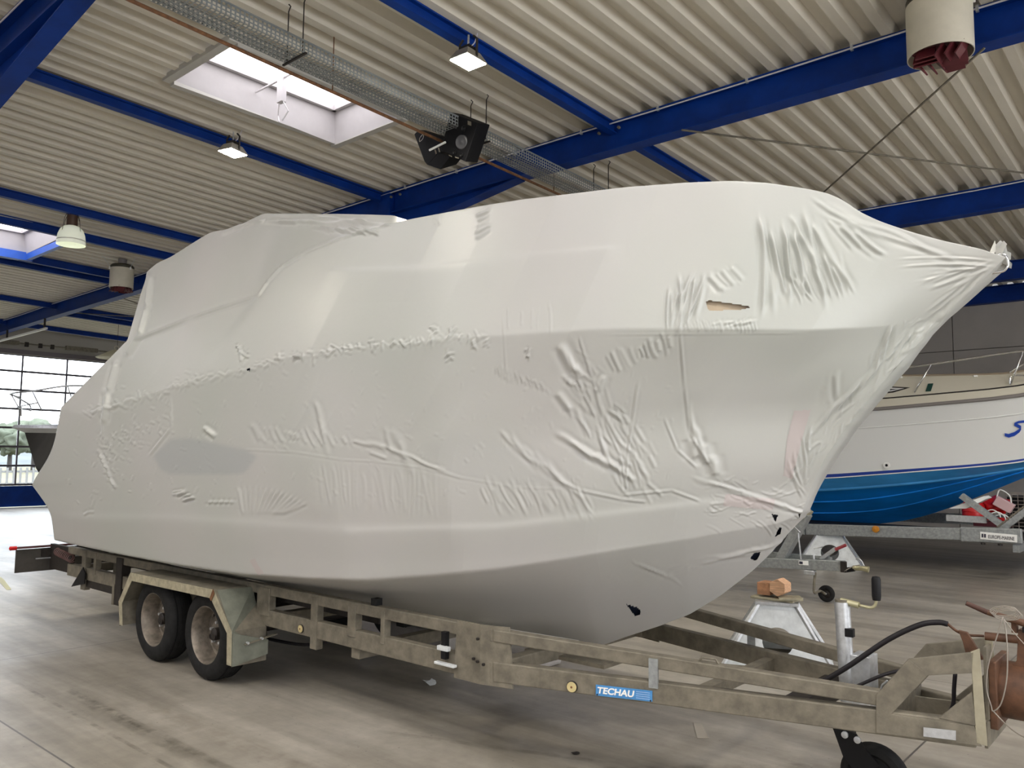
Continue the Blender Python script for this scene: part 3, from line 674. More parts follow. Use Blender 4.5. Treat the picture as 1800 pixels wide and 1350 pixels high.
def wrap_mat():
    m = bpy.data.materials.new('white_shrink_film'); m.use_nodes = True; nt = m.node_tree; L = nt.links; b = nt.nodes['Principled BSDF']
    a = nt.nodes.new('ShaderNodeVertexColor'); a.layer_name = 'tint'
    tc = nt.nodes.new('ShaderNodeTexCoord'); n = nt.nodes.new('ShaderNodeTexNoise'); n.inputs['Scale'].default_value = .7; n.inputs['Detail'].default_value = 3
    L.new(tc.outputs['Object'], n.inputs[0])
    r = nt.nodes.new('ShaderNodeValToRGB'); r.color_ramp.elements[0].position = .35; r.color_ramp.elements[1].position = .65
    r.color_ramp.elements[0].color = (.43, .445, .415, 1); r.color_ramp.elements[1].color = (.465, .458, .445, 1); L.new(n.outputs[0], r.inputs[0])
    x = nt.nodes.new('ShaderNodeMix'); x.data_type = 'RGBA'; L.new(a.outputs[0], x.inputs[0]); L.new(r.outputs[0], x.inputs[6]); x.inputs[7].default_value = (.32, .335, .345, 1)
    L.new(x.outputs[2], b.inputs['Base Color'])
    b.inputs['Roughness'].default_value = .33; b.inputs['Specular IOR Level'].default_value = .5
    n2 = nt.nodes.new('ShaderNodeTexNoise'); n2.inputs['Scale'].default_value = 26; n2.inputs['Detail'].default_value = 3; L.new(tc.outputs['Object'], n2.inputs[0])
    bp = nt.nodes.new('ShaderNodeBump'); bp.inputs['Strength'].default_value = .05; bp.inputs['Distance'].default_value = .01; L.new(n2.outputs[0], bp.inputs['Height']); L.new(bp.outputs[0], b.inputs['Normal'])
    return m
WRAP = wrap_mat(); me.materials.append(WRAP)
wrap = bpy.data.objects.new('shrink_wrap', me); COL.objects.link(wrap); wrap.parent = boat
# hull surface just under the film where it is torn open
def under(poly, name, m, push, label=None):
    xs = [p[0] for p in poly]; ys = [p[1] for p in poly]; x0, x1, y0, y1 = min(xs)-9, max(xs)+9, min(ys)-9, max(ys)+9
    cells = (Uc > x0) & (Uc < x1) & (Vc > y0) & (Vc < y1); i2, j2 = np.nonzero(cells)
    ids = {}; vs = []; fs = []
    for i, j in zip(i2, j2):
        q = []
        for a, b in ((i, j), (i, j+1), (i+1, j+1), (i+1, j)):
            if (a, b) not in ids: ids[(a, b)] = len(vs); vs.append(P[a, b]-N[a, b]*push)
            q.append(ids[(a, b)])
        fs.append(tuple(q))
    o = MB().add(vs, fs).build(name, m, boat, smooth=True); 
    if label: o['label'] = label
    return o
HULLD = mat('hull_dark_blue', (.02, .03, .06), .4); HULLB = mat('tan_hull', (.45, .36, .25), .5)  # dark blue behind the tears, tan behind the slit
for k, pl in HOLES.items(): under(pl, 'hull_patch', HULLB if k == 'port' else HULLD, .02 if k == 'port' else .03, 'tan hull seen through the slit' if k == 'port' else 'dark hull seen through a tear')
# repair tape stuck on the film
TAPE = mat('repair_tape', (.46, .415, .405), .4)
def on_film(x, y):
    d = (U-x)**2+(V-y)**2; k = np.argmin(d); return np.unravel_index(k, d.shape)
def tape(poly):
    sel = inside(poly, Uc, Vc) & ~kill; i2, j2 = np.nonzero(sel); ids = {}; vs = []; fs = []
    for i, j in zip(i2, j2):
        q = []
        for a, b in ((i, j), (i, j+1), (i+1, j+1), (i+1, j)):
            if (a, b) not in ids: ids[(a, b)] = len(vs); vs.append(P[a, b]+N[a, b]*.002)
            q.append(ids[(a, b)])
        fs.append(tuple(q))
    if fs: MB().add(vs, fs).build('tape_strip', TAPE, boat, smooth=True, keep=True)
tape([(1275, 868), (1362, 876), (1358, 896), (1270, 888)]); tape([(1396, 722), (1425, 720), (1410, 770), (1392, 842), (1377, 836), (1384, 770)])
tape([(438, 985), (448, 982), (463, 1008), (453, 1011)])
# pulpit end: gathered film and the bow fitting poking out
tipP = PY(1752, 452, YC)
mb = MB()
for i in range(11):
    a = rng.uniform(-.6, 1.4); b = rng.uniform(-1, 1); L = rng.uniform(.035, .075)
    p = tipP+np.array([rng.uniform(-.05, .03), rng.uniform(-.06, .05), rng.uniform(-.03, .02)]); q = p+L*np.array([math.cos(a)*.6, b*.6, math.sin(a)+.2]); w = np.array([rng.uniform(-.03, .03), rng.uniform(-.04, .04), .03])
    mb.add([p-w, p+w, q+w*.3, q-w*.5], [(0, 1, 2, 3)])
mb.build('gathered_film', WRAP, boat, keep=True)
p = PY(1766, 463, YC); MB().lathe(p+np.array([-.05, 0, -.0]), (1, 0, .1), [(.001, .03), (.015, .029), (.022, .02), (.024, .0), (.02, -.06)], 14).build('bow_fitting', CHROME, boat, smooth=True)
MB().tube(catmull([p+np.array([-.04, -.03, .03]), p+np.array([.0, -.03, .035]), p+np.array([.015, -.02, 0]), p+np.array([-.0, -.02, -.035]), p+np.array([-.05, -.02, -.04])]), .007, 6).build('clear_film_edge', CHROME, boat, smooth=True)

# ================================================================== BOAT TRAILER
tr = thing('boat_trailer', (-5, YC, 0), 'weathered galvanized twin-axle boat trailer carrying the shrink-wrapped boat', 'trailer')
RN, HW = 3.36, .76            # near rail line, half width of the frame
def mir(p): return np.array([p[0], 2*YC-p[1], p[2]])
A = np.array([-8.75, RN, 0]); B = np.array([-3.02, RN, 0]); Cc = np.array([-.84, 3.97, 0])
def z3(p, z): return np.array([p[0], p[1], z])
for side in (0, 1):
    g = (lambda p: p) if side == 0 else mir
    MB().bar(g(z3(A, .485)), g(z3(B, .49)), .06, .115).build('lower_rail', GALVD, tr, bevel=.006)
    MB().bar(g(z3(A, .675)), g(z3(B, .685)), .06, .07).build('upper_rail', GALVD, tr, bevel=.006)
    MB().bar(g(z3(B, .495)), g(z3(Cc, .505)), .06, .105).build('lower_rail', GALVD, tr, bevel=.006)
    MB().bar(g(z3(B, .685)), g(z3(B+(Cc-B)*.84, .605)), .06, .065).build('upper_rail', GALVD, tr, bevel=.006)
    # joint plate at the bend, in two cheeks
    for k, (x0, x1) in enumerate(((-3.27, -3.09), (-3.09, -2.93))):
        y0 = RN-.033; y1 = RN-.033+(0 if k == 0 else .05)
        q = [(x0-(.0 if k else .02), y0, .42), (x1+(.03 if k else 0), y1, .42), (x1, y1, .735), (x0, y0, .735)]
        m = MB().plate([g(np.array(p)) for p in q], (0, (-.012 if side == 0 else .012), 0)).build('joint_plate', GALVD, tr)
    for (x, y, z) in ((-3.13, RN-.05, .55), (-3.10, RN-.05, .54), (-3.06, RN-.045, .53), (-3.1, RN-.05, .66)):
        MB().cyl(g(np.array([x, y, z])), g(np.array([x, y-.012, z])), .008, 6).build('bolt', DARKM, tr)
    # posts between the rails
    for X, wd in ((-5.23, .16), (-4.62, .07), (-4.22, .08), (-3.92, .035), (-7.55, .07), (-8.1, .05), (-8.35, .09)):
        lo = .33 if X in (-8.35,) else .5
        MB().b2(g(np.array([X-wd/2, RN-.036, lo if X != -4.62 else .36])), g(np.array([X+wd/2, RN+.02, .70]))).build('post', GALVD, tr, bevel=.004)
    for t, wd in ((.395, .045), (.80, .0)):
        if wd:
            c = B+(Cc-B)*t; c = c+np.array([.0, -.034, 0]); MB().bar(g(z3(c, .525)), g(z3(c, .665)), wd, .02, up=(.27, -.96, 0)).build('post', GALV, tr)
# cross members, axles and keel chocks
for X, z in ((-8.6, .5), (-7.3, .47), (-5.2, .47), (-4.22, .40), (-3.12, .47)):
    MB().b2((X-.04, RN, z-.04), (X+.04, 2*YC-RN, z+.04)).build('cross_member', GALVD, tr, bevel=.006)
for X in (-2.0,): MB().b2((X-.03, 3.68, .46), (X+.03, 2*YC-3.68, .52)).build('cross_member', GALVD, tr)
for X in (-8.2, -6.4, -4.6, -3.2):
    MB().b2((X-.04, YC-.05, .40), (X+.04, YC+.05, .455 if X > -5 else .475)).build('keel_support', RUBBER, tr)
for s in (-1, 1):
    for X in (-8.0, -4.4):
        MB().b2((X-.03, YC+s*.62-.03, .5), (X+.03, YC+s*.62+.03, .60)).build('bunk_post', GALVD, tr)
    MB().bar((-8.3, YC+s*.62, .63), (-4.1, YC+s*.62, .60), .10, .045).build('bunk', DARKM, tr)
AX = (-6.50, -5.68)
for X in AX:
    MB().cyl((X, 3.2, .31), (X, 2*YC-3.2, .31), .035, 12).build('axle', DARKM, tr, smooth='auto')
# wheels
def wheel(c, out, R=.325, w=.2, parent=None, rimmat=RIM, hub=True):
    c = np.array(c, float); a = np.array(out, float)
    t = MB().lathe(c, a, [(R*.62, w*.42), (R*.66, w*.5), (R*.86, w*.52), (R*.955, w*.43), (R*.99, w*.28), (R, .0), (R*.99, -w*.28), (R*.955, -w*.43), (R*.86, -w*.52), (R*.62, -w*.5)], 48).build('tire', RUBBER, parent, smooth=True)
    tm = MB()
    for k in range(4):
        h = (-.27+.18*k)*w; tm.lathe(c, a, [(R*1.001, h-.004), (R*.985, h-.002), (R*.985, h+.002), (R*1.001, h+.004)], 48)
    tm.build('groove', BLACK, parent)
    tm = MB().lathe(c, a, [(R*.66, w*.46), (R*.63, w*.47), (R*.60, w*.40), (R*.575, w*.05), (R*.56, -.035), (R*.48, -.045), (R*.42, -.02), (R*.28, -.005), (R*.24, -.012), (R*.0, -.012)], 36).build('rim', rimmat, parent, smooth='auto')
    e1 = np.cross(a, [0, 0, 1.]); e2 = np.array([0, 0, 1.])
    if hub:
        MB().lathe(c, a, [(R*.13, -.02), (R*.13, .025), (R*.09, .036), (.0, .038)], 16).build('hub', DARKM, parent, smooth='auto')
        for k in range(5):
            th = 2*math.pi*k/5+.3; p = c-a*.01+R*.24*(e1*math.cos(th)+e2*math.sin(th))
            MB().cyl(p, p+a*.025, .011, 6).build('wheel_bolt', GALVL, parent)
            th += .62; p = c-a*.028+R*.43*(e1*math.cos(th)+e2*math.sin(th)); MB().cyl(p-a*.006, p+a*.005, .022, 10).build('vent_hole', BLACK, parent)
    return t
for X in AX:
    wheel((X, 3.235, .325), (0, -1, 0), parent=tr); wheel((X, 2*YC-3.235, .325), (0, 1, 0), parent=tr)
# mudguards folded from sheet
def guard(side):
    g = (lambda p: np.array(p, float)) if side == 0 else (lambda p: mir(np.array(p, float)))
    YO, YI = 3.07, 3.34
    pr = [(-6.93, .235), (-6.97, .42), (-6.78, .675), (-5.46, .685), (-5.20, .43), (-5.19, .20)]
    top = MB(); n = len(pr); t = .006
    for a, b in zip(pr[:-1], pr[1:]):
        top.add([g((a[0], YO, a[1])), g((b[0], YO, b[1])), g((b[0], YI, b[1])), g((a[0], YI, a[1])), g((a[0], YO, a[1]-t)), g((b[0], YO, b[1]-t)), g((b[0], YI, b[1]-t)), g((a[0], YI, a[1]-t))], [(0, 1, 2, 3), (7, 6, 5, 4), (0, 4, 5, 1), (1, 5, 6, 2), (2, 6, 7, 3), (3, 7, 4, 0)])
    lip = []
    cx, cz = -6.08, .15
    def inn(p, k=.055):
        d = np.array([cx-p[0], cz-p[1]]); L = np.linalg.norm(d); d /= L; return (p[0]+d[0]*k*1.15, p[1]+d[1]*k*1.15)
    pi = [(-6.88, .235), (-6.91, .41), (-6.75, .61), (-5.50, .62), (-5.262, .41), (-5.25, .20)]
    o = top.build('mudguard', GALVD, tr, bevel=.003)
    lm = mat('scratched_galvanized', (.42, .38, .27), .5, metal=.3, var=.25, scale=20)
    for (a, b), (c, d) in zip(zip(pr[:-1], pr[1:]), zip(pi[:-1], pi[1:])):
        MB().plate([g((a[0], YO-.001, a[1])), g((b[0], YO-.001, b[1])), g((d[0], YO-.001, d[1])), g((c[0], YO-.001, c[1]))], (0, .006 if side == 0 else -.006, 0)).build('rim_flange', lm, o, bevel=.0015)
    # front apron with its triangular stiffener
    ap = MB().plate([g((-5.20, YO, .43)), g((-5.19, YO, .20)), g((-5.19, YI+.0, .24)), g((-5.20, YI, .50)), g((-5.40, YI, .68)), g((-5.45, YO+.02, .68))], (.005, 0, .003))
    ap.build('apron', mat('grey_green_sheet', (.20, .21, .17), .5, metal=.3, var=.2, scale=10), o)
    MB().plate([g((-5.185, YO, .42)), g((-5.18, YO, .20)), g((-5.18, YI, .24)), g((-5.18, YI, .34))], (.01, 0, 0)).build('stiffener', mat('grey_green_sheet', (.2, .21, .17)), o)
    MB().bar(g((-5.165, YO+.08, .335)), g((-5.165, YI+.06, .37)), .03, .006).build('bracket', GALVD, o)
    for yy in (YO+.10, YI-.06): MB().cyl(g((-5.17, yy, .345+.12*(yy-YO-.1))), g((-5.145, yy, .345+.12*(yy-YO-.1))), .009, 6).build('bolt', GALVL, o)
    if side == 0: MB().plate([g((-5.50, YO-.008, .62)), g((-5.46, YO-.008, .69)), g((-5.44, YO-.008, .66)), g((-5.48, YO-.008, .605))], (0, .004, 0)).build('rust_patch', RUST, o)
guard(0); guard(1)
# tail: lamp board, coiled cable, hanging posts, red cap
tb = MB().b2((-9.25, 3.02, .43), (-9.235, 5.2, .66)).build('lamp_board', mat('dark_board', (.05, .045, .038), .6, var=.3), tr)
MB().bar((-9.23, 3.02, .68), (-9.23, 5.2, .68), .03, .02).build('board_rail', mat('brown_red_tube', (.09, .03, .03), .5), tb)
MB().lathe((-9.23, 3.0, .68), (0, -1, 0), [(.0, -.02), (.02, -.02), (.02, .04), (.0, .05)], 12).build('end_cap', RED, tb, smooth='auto')
MB().bar((-9.22, 3.2, .56), (-9.22, 5.1, .55), .01, .012).build('board_strip', GALVL, tb)
for y in (3.25, 3.5, 4.8): MB().b2((-9.232, y, .58), (-9.2, y+.14, .65)).build('tail_lamp', DARKM, tb)
MB().b2((-9.24, 3.34, .45), (-8.7, 3.38, .70)).build('tail_arm', DARKM, tr)
MB().b2((-9.24, 2*YC-3.38, .45), (-8.7, 2*YC-3.34, .70)).build('tail_arm', DARKM, tr)
coil = [(-8.95+.02*t/3, 3.33+.045*math.cos(t), .655+.045*math.sin(t)) for t in np.linspace(0, 60, 200)]
coil = [(-9.0+.38*k/200, 3.32+.035*math.cos(t), .64-.04*k/200+.035*math.sin(t)) for k, t in enumerate(np.linspace(0, 62, 200))]
MB().tube(coil, .0055, 5).build('coiled_cable', mat('dull_red_cable', (.12, .06, .055), .5), tr, smooth=True)
MB().plate([(-8.55, 3.30, .34), (-8.25, 3.30, .40), (-8.25, 3.30, .50), (-8.30, 3.30, .55)], (0, .01, 0)).build('wheel_chock', BLACK, tr)
MB().b2((-7.62, 3.315, .28), (-7.50, 3.40, .70)).build('prop_stand', DARKM, tr, bevel=.004)
MB().b2((-7.66, 3.31, .28), (-7.62, 3.33, .46)).build('prop_stand', GALVD, tr)
MB().b2((-8.3, 3.34, .36), (-7.0, 3.40, .46)).build('side_box', DARKM, tr)
# side reflectors
CREAMR = mat('old_reflector', (.60, .50, .25), .35, var=.2)
for (x, y, Yp, r) in ((530, 1105, RN-.03, .028), (1006, 1207, None, .030)):
    n = np.array([-.61, 2.18, 0]); n /= np.linalg.norm(n)
    P_ = PY(x, y, Yp) if Yp else PN(x, y, np.array([.61, -2.18, 0]), np.array([.61, -2.18, 0])@np.array([-3.02, RN-.031, 0]))
    d = np.array([0, -1., 0]) if Yp else np.array([.27, -.963, 0])
    MB().lathe(P_-d*.002, d, [(r, 0), (r, .008), (r*.85, .010), (0, .010)], 20).build('reflector', DARKM, tr, smooth='auto')
    MB().lathe(P_+d*.008, d, [(r*.86, 0), (r*.86, .004), (0, .005)], 20).build('reflector_disc', CREAMR, tr)
    MB().lathe(P_+d*.012, d, [(r*.2, 0), (r*.2, .003), (0, .003)], 8).build('bolt', RUST, tr)
# maker's plate on the near front rail
nn = np.array([.61, -2.18, 0]); nn /= np.linalg.norm(nn); cN = nn@np.array([-3.02, RN-.031, 0]); cN = nn@(np.array([-3.02, RN, 0])+nn*.031)
q = [PN(x, y, nn, cN) for x, y in ((1048, 1203), (1147, 1214), (1147, 1233), (1048, 1222))]
q = [p*[1, 1, 1] for p in q]
sg = MB().plate([p+nn*.002 for p in q], nn*.004).build('maker_plate', mat('plate_blue', (.07, .26, .56), .35, var=.15, scale=20), tr)
along = (q[1]-q[0]); Ls = np.linalg.norm(along); along /= Ls; upv = np.array([0, 0, 1.]); Hs = np.linalg.norm(q[3]-q[0])
def text(body, origin, right, up, size, m, parent, name='lettering', shear=0, ext=.0015, bold=0.0, xs=1.0, width=None):
    cu = bpy.data.curves.new(name, 'FONT'); cu.body = body; cu.size = size; cu.extrude = ext; cu.shear = shear; cu.offset = bold
    o = bpy.data.objects.new(name, cu); COL.objects.link(o)
    r = Vector(right).normalized(); u = Vector(up).normalized(); n = r.cross(u); u = n.cross(r)
    bpy.context.view_layer.update()
    if width: xs = width/o.dimensions.x
    dg = bpy.context.evaluated_depsgraph_get(); me = bpy.data.meshes.new_from_object(o.evaluated_get(dg))
    off = root_loc(parent)
    M = Matrix(((r.x*xs, u.x, n.x, origin[0]-off[0]), (r.y*xs, u.y, n.y, origin[1]-off[1]), (r.z*xs, u.z, n.z, origin[2]-off[2]), (0, 0, 0, 1)))
    me.transform(M); bpy.data.objects.remove(o); me.materials.clear(); me.materials.append(m)
    o = bpy.data.objects.new(name, me); COL.objects.link(o); o.parent = parent; return o
org = q[3]+along*.006+nn*.007; org[2] += Hs*.26
text('TECHAU', org, along, q[0]-q[3], Hs*.80, LETTER, sg, shear=.18, bold=.0012, width=Ls*.66)
for k in range(4):
    z = (q[3]*(1-(.22+.19*k))+q[0]*(.22+.19*k)); MB().bar(z+along*Ls*.72+nn*.007, z+along*Ls*.96+nn*.007, .0006, Hs*.05).build('small_print', mat('pale_blue_print', (.35, .5, .75), .5), sg)
for a_ in (0, 1): MB().cyl(q[3]+along*(.008 if a_ == 0 else Ls-.008)+upv*.006+nn*.004, q[3]+along*(.008 if a_ == 0 else Ls-.008)+upv*.006+nn*.010, .004, 6).build('rivet', DARKM, sg)
# coupling head frame: side cheek plates cut with a window
def cheek(off):
    pp = lambda x, y: PN(x, y, nn, cN)+off
    th = -nn*.012
    parts = {'cheek_base': [(1540, 1240), (1566, 1255), (1712, 1276), (1726, 1312), (1540, 1288)], 'cheek_diagonal': [(1540, 1222), (1597, 1158), (1632, 1186), (1566, 1256), (1540, 1242)],
             'cheek_top': [(1597, 1158), (1712, 1146), (1708, 1183), (1632, 1187)], 'cheek_post': [(1706, 1146), (1722, 1140), (1736, 1312), (1716, 1306)], 'cheek_gusset': [(1650, 1262), (1708, 1216), (1716, 1276)]}
    for k, poly in parts.items(): MB().plate([pp(*p) for p in poly], th).build(k, GALVD if k != 'cheek_post' else mat('rubbed_galvanized', (.36, .33, .24), .5, metal=.3, var=.2), tr, bevel=.002)
cheek(nn*.004)
cheek(np.array([-.02, .36, 0]))
fc = PN(1726, 1220, nn, cN)
MB().b2((fc[0]-.0, 3.96, .455), (fc[0]+.012, 4.34, .56)).build('end_flange', GALVD, tr)
MB().b2((fc[0]-.0, 4.0, .555), (fc[0]+.012, 4.10, .86)).build('end_flange', GALVD, tr)
MB().b2((-1.20, 3.9, .46), (-1.14, 4.33, .60)).build('cross_member', GALVD, tr)
MB().b2((-1.2, 3.94, .455), (-.84, 4.3, .462)).build('bottom_plate', GALVD, tr)
MB().plate([PN(1623, 1277, nn, cN)+nn*.010, PN(1680, 1283, nn, cN)+nn*.010, PN(1680, 1300, nn, cN)+nn*.010, PN(1623, 1293, nn, cN)+nn*.010], nn*.002).build('type_plate', GALVL, tr)
# grab handle on the near rail
pts = [(1222, 1170), (1232, 1158), (1256, 1161), (1265, 1178)]
MB().tube([PN(x, y, nn, cN)-nn*.03 for x, y in pts], .006, 8).build('grab_handle', GALVD, tr, smooth=True)
# jack: square-ended tube, crank and black grip
J = PY(1478, 1120, 4.12)
jx, jy = J[0], 4.12
j0 = PY(1480, 1058, jy); j1 = PY(1491, 1232, jy)
MB().cyl((j1[0], jy, j1[2]+.0), (j0[0], jy, j0[2]), .036, 20).build('jack_tube', GALVL, tr, smooth='auto')
MB().cyl((j0[0], jy, j0[2]), (j0[0]-.0, jy, j0[2]+.012), .032, 14).build('jack_cap', GALVD, tr, smooth='auto')
c0 = PY(1478, 1056, jy); c1 = PY(1510, 1064, jy); c2 = PY(1530, 1068, jy); c3 = PY(1538, 1064, jy); c4 = PY(1541, 1052, jy)
MB().cyl(c0, c1, .016, 10).build('crank_head', mat('yellowed_zinc', (.50, .47, .30), .4, metal=.6, var=.2), tr, smooth='auto')
MB().tube(catmull([c1, c2, c3, c4]), .0075, 8).build('crank_arm', mat('yellowed_zinc', (.5, .47, .3)), tr, smooth=True)
g0 = PY(1541, 1056, jy); g1 = PY(1540, 1024, jy)
MB().lathe(g0, g1-g0, [(0, 0), (.018, .002), (.021, .02), (.021, .10), (.017, .112), (0, .115)], 16).build('crank_grip', BLACK, tr, smooth='auto')
MB().lathe(g0+(g1-g0)*1.0, g1-g0, [(.017, 0), (.014, .006), (0, .007)], 14).build('grip_end', mat('faded_red', (.45, .12, .13), .5), tr, smooth=True)
sb0 = PY(1500, 1215, 4.16); sb1 = PY(1524, 1150, 4.16)
MB().b2((sb0[0]+.01, 4.10, .42), (sb0[0]+.10, 4.22, sb1[2])).build('jack_clamp', GALVL, tr, bevel=.004)
MB().b2((jx+.03, jy-.035, .80), (jx+.07, jy-.005, .84)).build('jack_lug', BLACK, tr, bevel=.003)
MB().b2((-1.62, 3.86, .44), (-1.52, 4.38, .53)).build('jack_beam', DARKM, tr)
# jockey wheel under the drawbar
K0 = PY(1487, 1290, 4.15); K1 = PY(1520, 1345, 4.15)
fork = MB()
for s in (-.062, .062): fork.plate([PY(1463, 1278, 4.15+s), PY(1505, 1290, 4.15+s), PY(1522, 1318, 4.15+s), PY(1545, 1345, 4.15+s), PY(1532, 1368, 4.15+s), PY(1505, 1360, 4.15+s), PY(1482, 1330, 4.15+s)], (0, .006, 0))
fork.b2(tuple(PY(1470, 1280, 4.1)-np.array([0, 0, .01])), tuple(PY(1505, 1292, 4.22)+np.array([0, 0, .0]))); fork.build('jockey_fork', BLACK, tr)
for x, y in ((1486, 1291), (1508, 1300)): p = PY(x, y, 4.09); MB().lathe(p, (0, -1, 0), [(.016, 0), (.016, .012), (.008, .014), (0, .014)], 14).build('fork_bolt', GALVL, tr, smooth='auto')
jw = PY(1538, 1358, 4.15); jw[2] = .156
MB().lathe(jw, (0, -1, 0), [(.0, .036), (.04, .044), (.10, .03), (.115, .046), (.143, .040), (.155, .02), (.155, -.02), (.143, -.040), (.115, -.046), (.04, -.044), (0, -.036)], 40).build('jockey_wheel', RUBBER, tr, smooth='auto')
# brake hose and cables
HZ = 4.05
hp = [PY(1436, 1204, 4.0), PY(1490, 1172, 4.02), PY(1560, 1125, 4.05), PY(1615, 1099, 4.08), PY(1648, 1094, 4.1), PY(1666, 1097, 4.1)]
MB().tube(catmull(hp), .0125, 10).build('brake_hose', HOSE, tr, smooth=True)
MB().tube(catmull([hp[-1], PY(1683, 1110, 4.12), PY(1700, 1116, 4.14), PY(1730, 1118, 4.16)]), .006, 8).build('brake_rod', BROWN, tr, smooth=True)
MB().tube(catmull([PY(1490, 1214, 4.04), PY(1520, 1200, 4.06), PY(1560, 1184, 4.1), PY(1600, 1176, 4.2)]), .008, 8).build('cable', HOSE, tr, smooth=True)
MB().tube(catmull([PY(1679, 1184, 4.15), PY(1677, 1210, 4.15), PY(1675, 1240, 4.15), PY(1662, 1262, 4.15)]), .009, 8).build('cable', HOSE, tr, smooth=True)
MB().tube(catmull([PY(1548, 1212, 4.12), PY(1551, 1204, 4.12), PY(1556, 1200, 4.12), PY(1560, 1196, 4.12)]), .005, 6).build('clip', GALVL, tr, smooth=True)
MB().tube(catmull([(-6.0, 3.5, .27), (-5.2, 3.6, .26), (-4.9, 3.7, .31), (-4.7, 3.7, .36)]), .012, 6).build('brake_cable', HOSE, tr, smooth=True)
MB().bar((-5.9, 3.5, .36), (-4.8, 3.6, .38), .02, .02).build('brake_bar', DARKM, tr)
# strap ratchet where the hull meets the rail
rp = PY(782, 1120, RN-.05)
MB().b2(rp+np.array([-.02, -.01, -.12]), rp+np.array([.015, .02, .03])).build('strap', BLACK, tr)
MB().b2(rp+np.array([-.035, -.03, -.07]), rp+np.array([.05, .0, -.045])).build('ratchet', STEELW, tr, bevel=.004)
MB().b2(rp+np.array([-.055, -.03, -.15]), rp+np.array([.10, .0, -.135])).build('ratchet', STEELW, tr, bevel=.003)
MB().b2((-4.05, RN-.02, .71), (-4.0, RN+.03, .76)).build('pad', RUBBER, tr)
MB().plate([PY(833, 1102, 3.9), PY(1010, 1130, 3.9), PY(1016, 1126, 3.9), PY(845, 1098, 3.9)], (0, .01, 0)).build('keel_strip', LETTER, tr)
MB().b2((-3.35, YC-.12, .43), (-2.75, YC+.12, .452)).build('keel_plate', GALVD, tr)
# rust-brown overrun coupling on the end flange
cp = MB(); fx = fc[0]+.012
MB().b2((fx, 4.02, .52), (fx+.03, 4.30, .80)).build('coupling_flange', BROWN, tr, bevel=.004)
MB().lathe((fx+.02, 4.16, .665), (1, 0, 0), [(0, 0), (.115, 0), (.12, .02), (.12, .50), (.10, .55), (0, .56)], 28).build('coupling_body', BROWN, tr, smooth='auto')
MB().plate([(fx+.06, 4.12, .76), (fx+.30, 4.12, .76), (fx+.20, 4.12, .84), (fx+.17, 4.12, .93), (fx+.10, 4.12, .93), (fx+.09, 4.12, .80)], (0, .06, 0)).build('lever_bracket', BROWN, tr, bevel=.003)
MB().plate([PY(1684, 1108, 4.1), PY(1700, 1112, 4.1), PY(1722, 1148, 4.1), PY(1730, 1160, 4.1), PY(1700, 1160, 4.1), PY(1692, 1128, 4.1)], (0, .02, 0)).build('hose_bracket', BROWN, tr, bevel=.002)
MB().cyl(PY(1732, 1118, 4.12), PY(1790, 1124, 4.12), .018, 12).build('brake_cylinder', BROWN, tr, smooth='auto')
l0 = PY(1698, 1060, 4.05); l1 = PY(1735, 1076, 4.07); l2 = PY(1825, 1103, 4.12)
MB().tube([l0, l1], [.010, .012], 10).build('brake_lever', mat('dark_rust', (.07, .03, .02), .7, var=.3), tr, smooth='auto')
MB().tube([l1, l2], [.012, .017], 10).build('brake_lever', BROWN, tr, smooth='auto')
MB().b2(PY(1778, 1112, 4.12), PY(1790, 1092, 4.16)).build('lever_lug', BROWN, tr)
MB().b2(PY(1797, 1112, 4.10), PY(1812, 1100, 4.16)).build('lever_pad', BLACK, tr)
for k in range(5):
    a = rng.uniform(0, 6); pts = [PY(1764+24*math.cos(a+t*.9)+k*2, 1074+9*math.sin(a+t*.9)+2*k, 4.04) for t in range(8)]
    MB().tube(catmull(pts, 4), .0022, 5).build('tie_wire', WIRE, tr, smooth=True)
loop = [(1763, 1084), (1752, 1120), (1737, 1170), (1734, 1210), (1742, 1240), (1746, 1250), (1760, 1236), (1770, 1190), (1770, 1130), (1765, 1088)]
MB().tube(catmull([PY(x, y, 3.98) for x, y in loop], 5), .0028, 6).build('safety_cable', WIRE, tr, smooth=True)
MB().tube(catmull([PY(1746, 1250, 3.98), PY(1765, 1270, 3.95), PY(1785, 1287, 3.9), PY(1812, 1302, 3.85)], 5), .0028, 6).build('safety_cable', WIRE, tr, smooth=True)
MB().tube(catmull([PY(1766, 1090, 3.98), PY(1785, 1115, 3.98), PY(1806, 1138, 3.98)], 5), .002, 5).build('tie_wire', WIRE, tr, smooth=True)

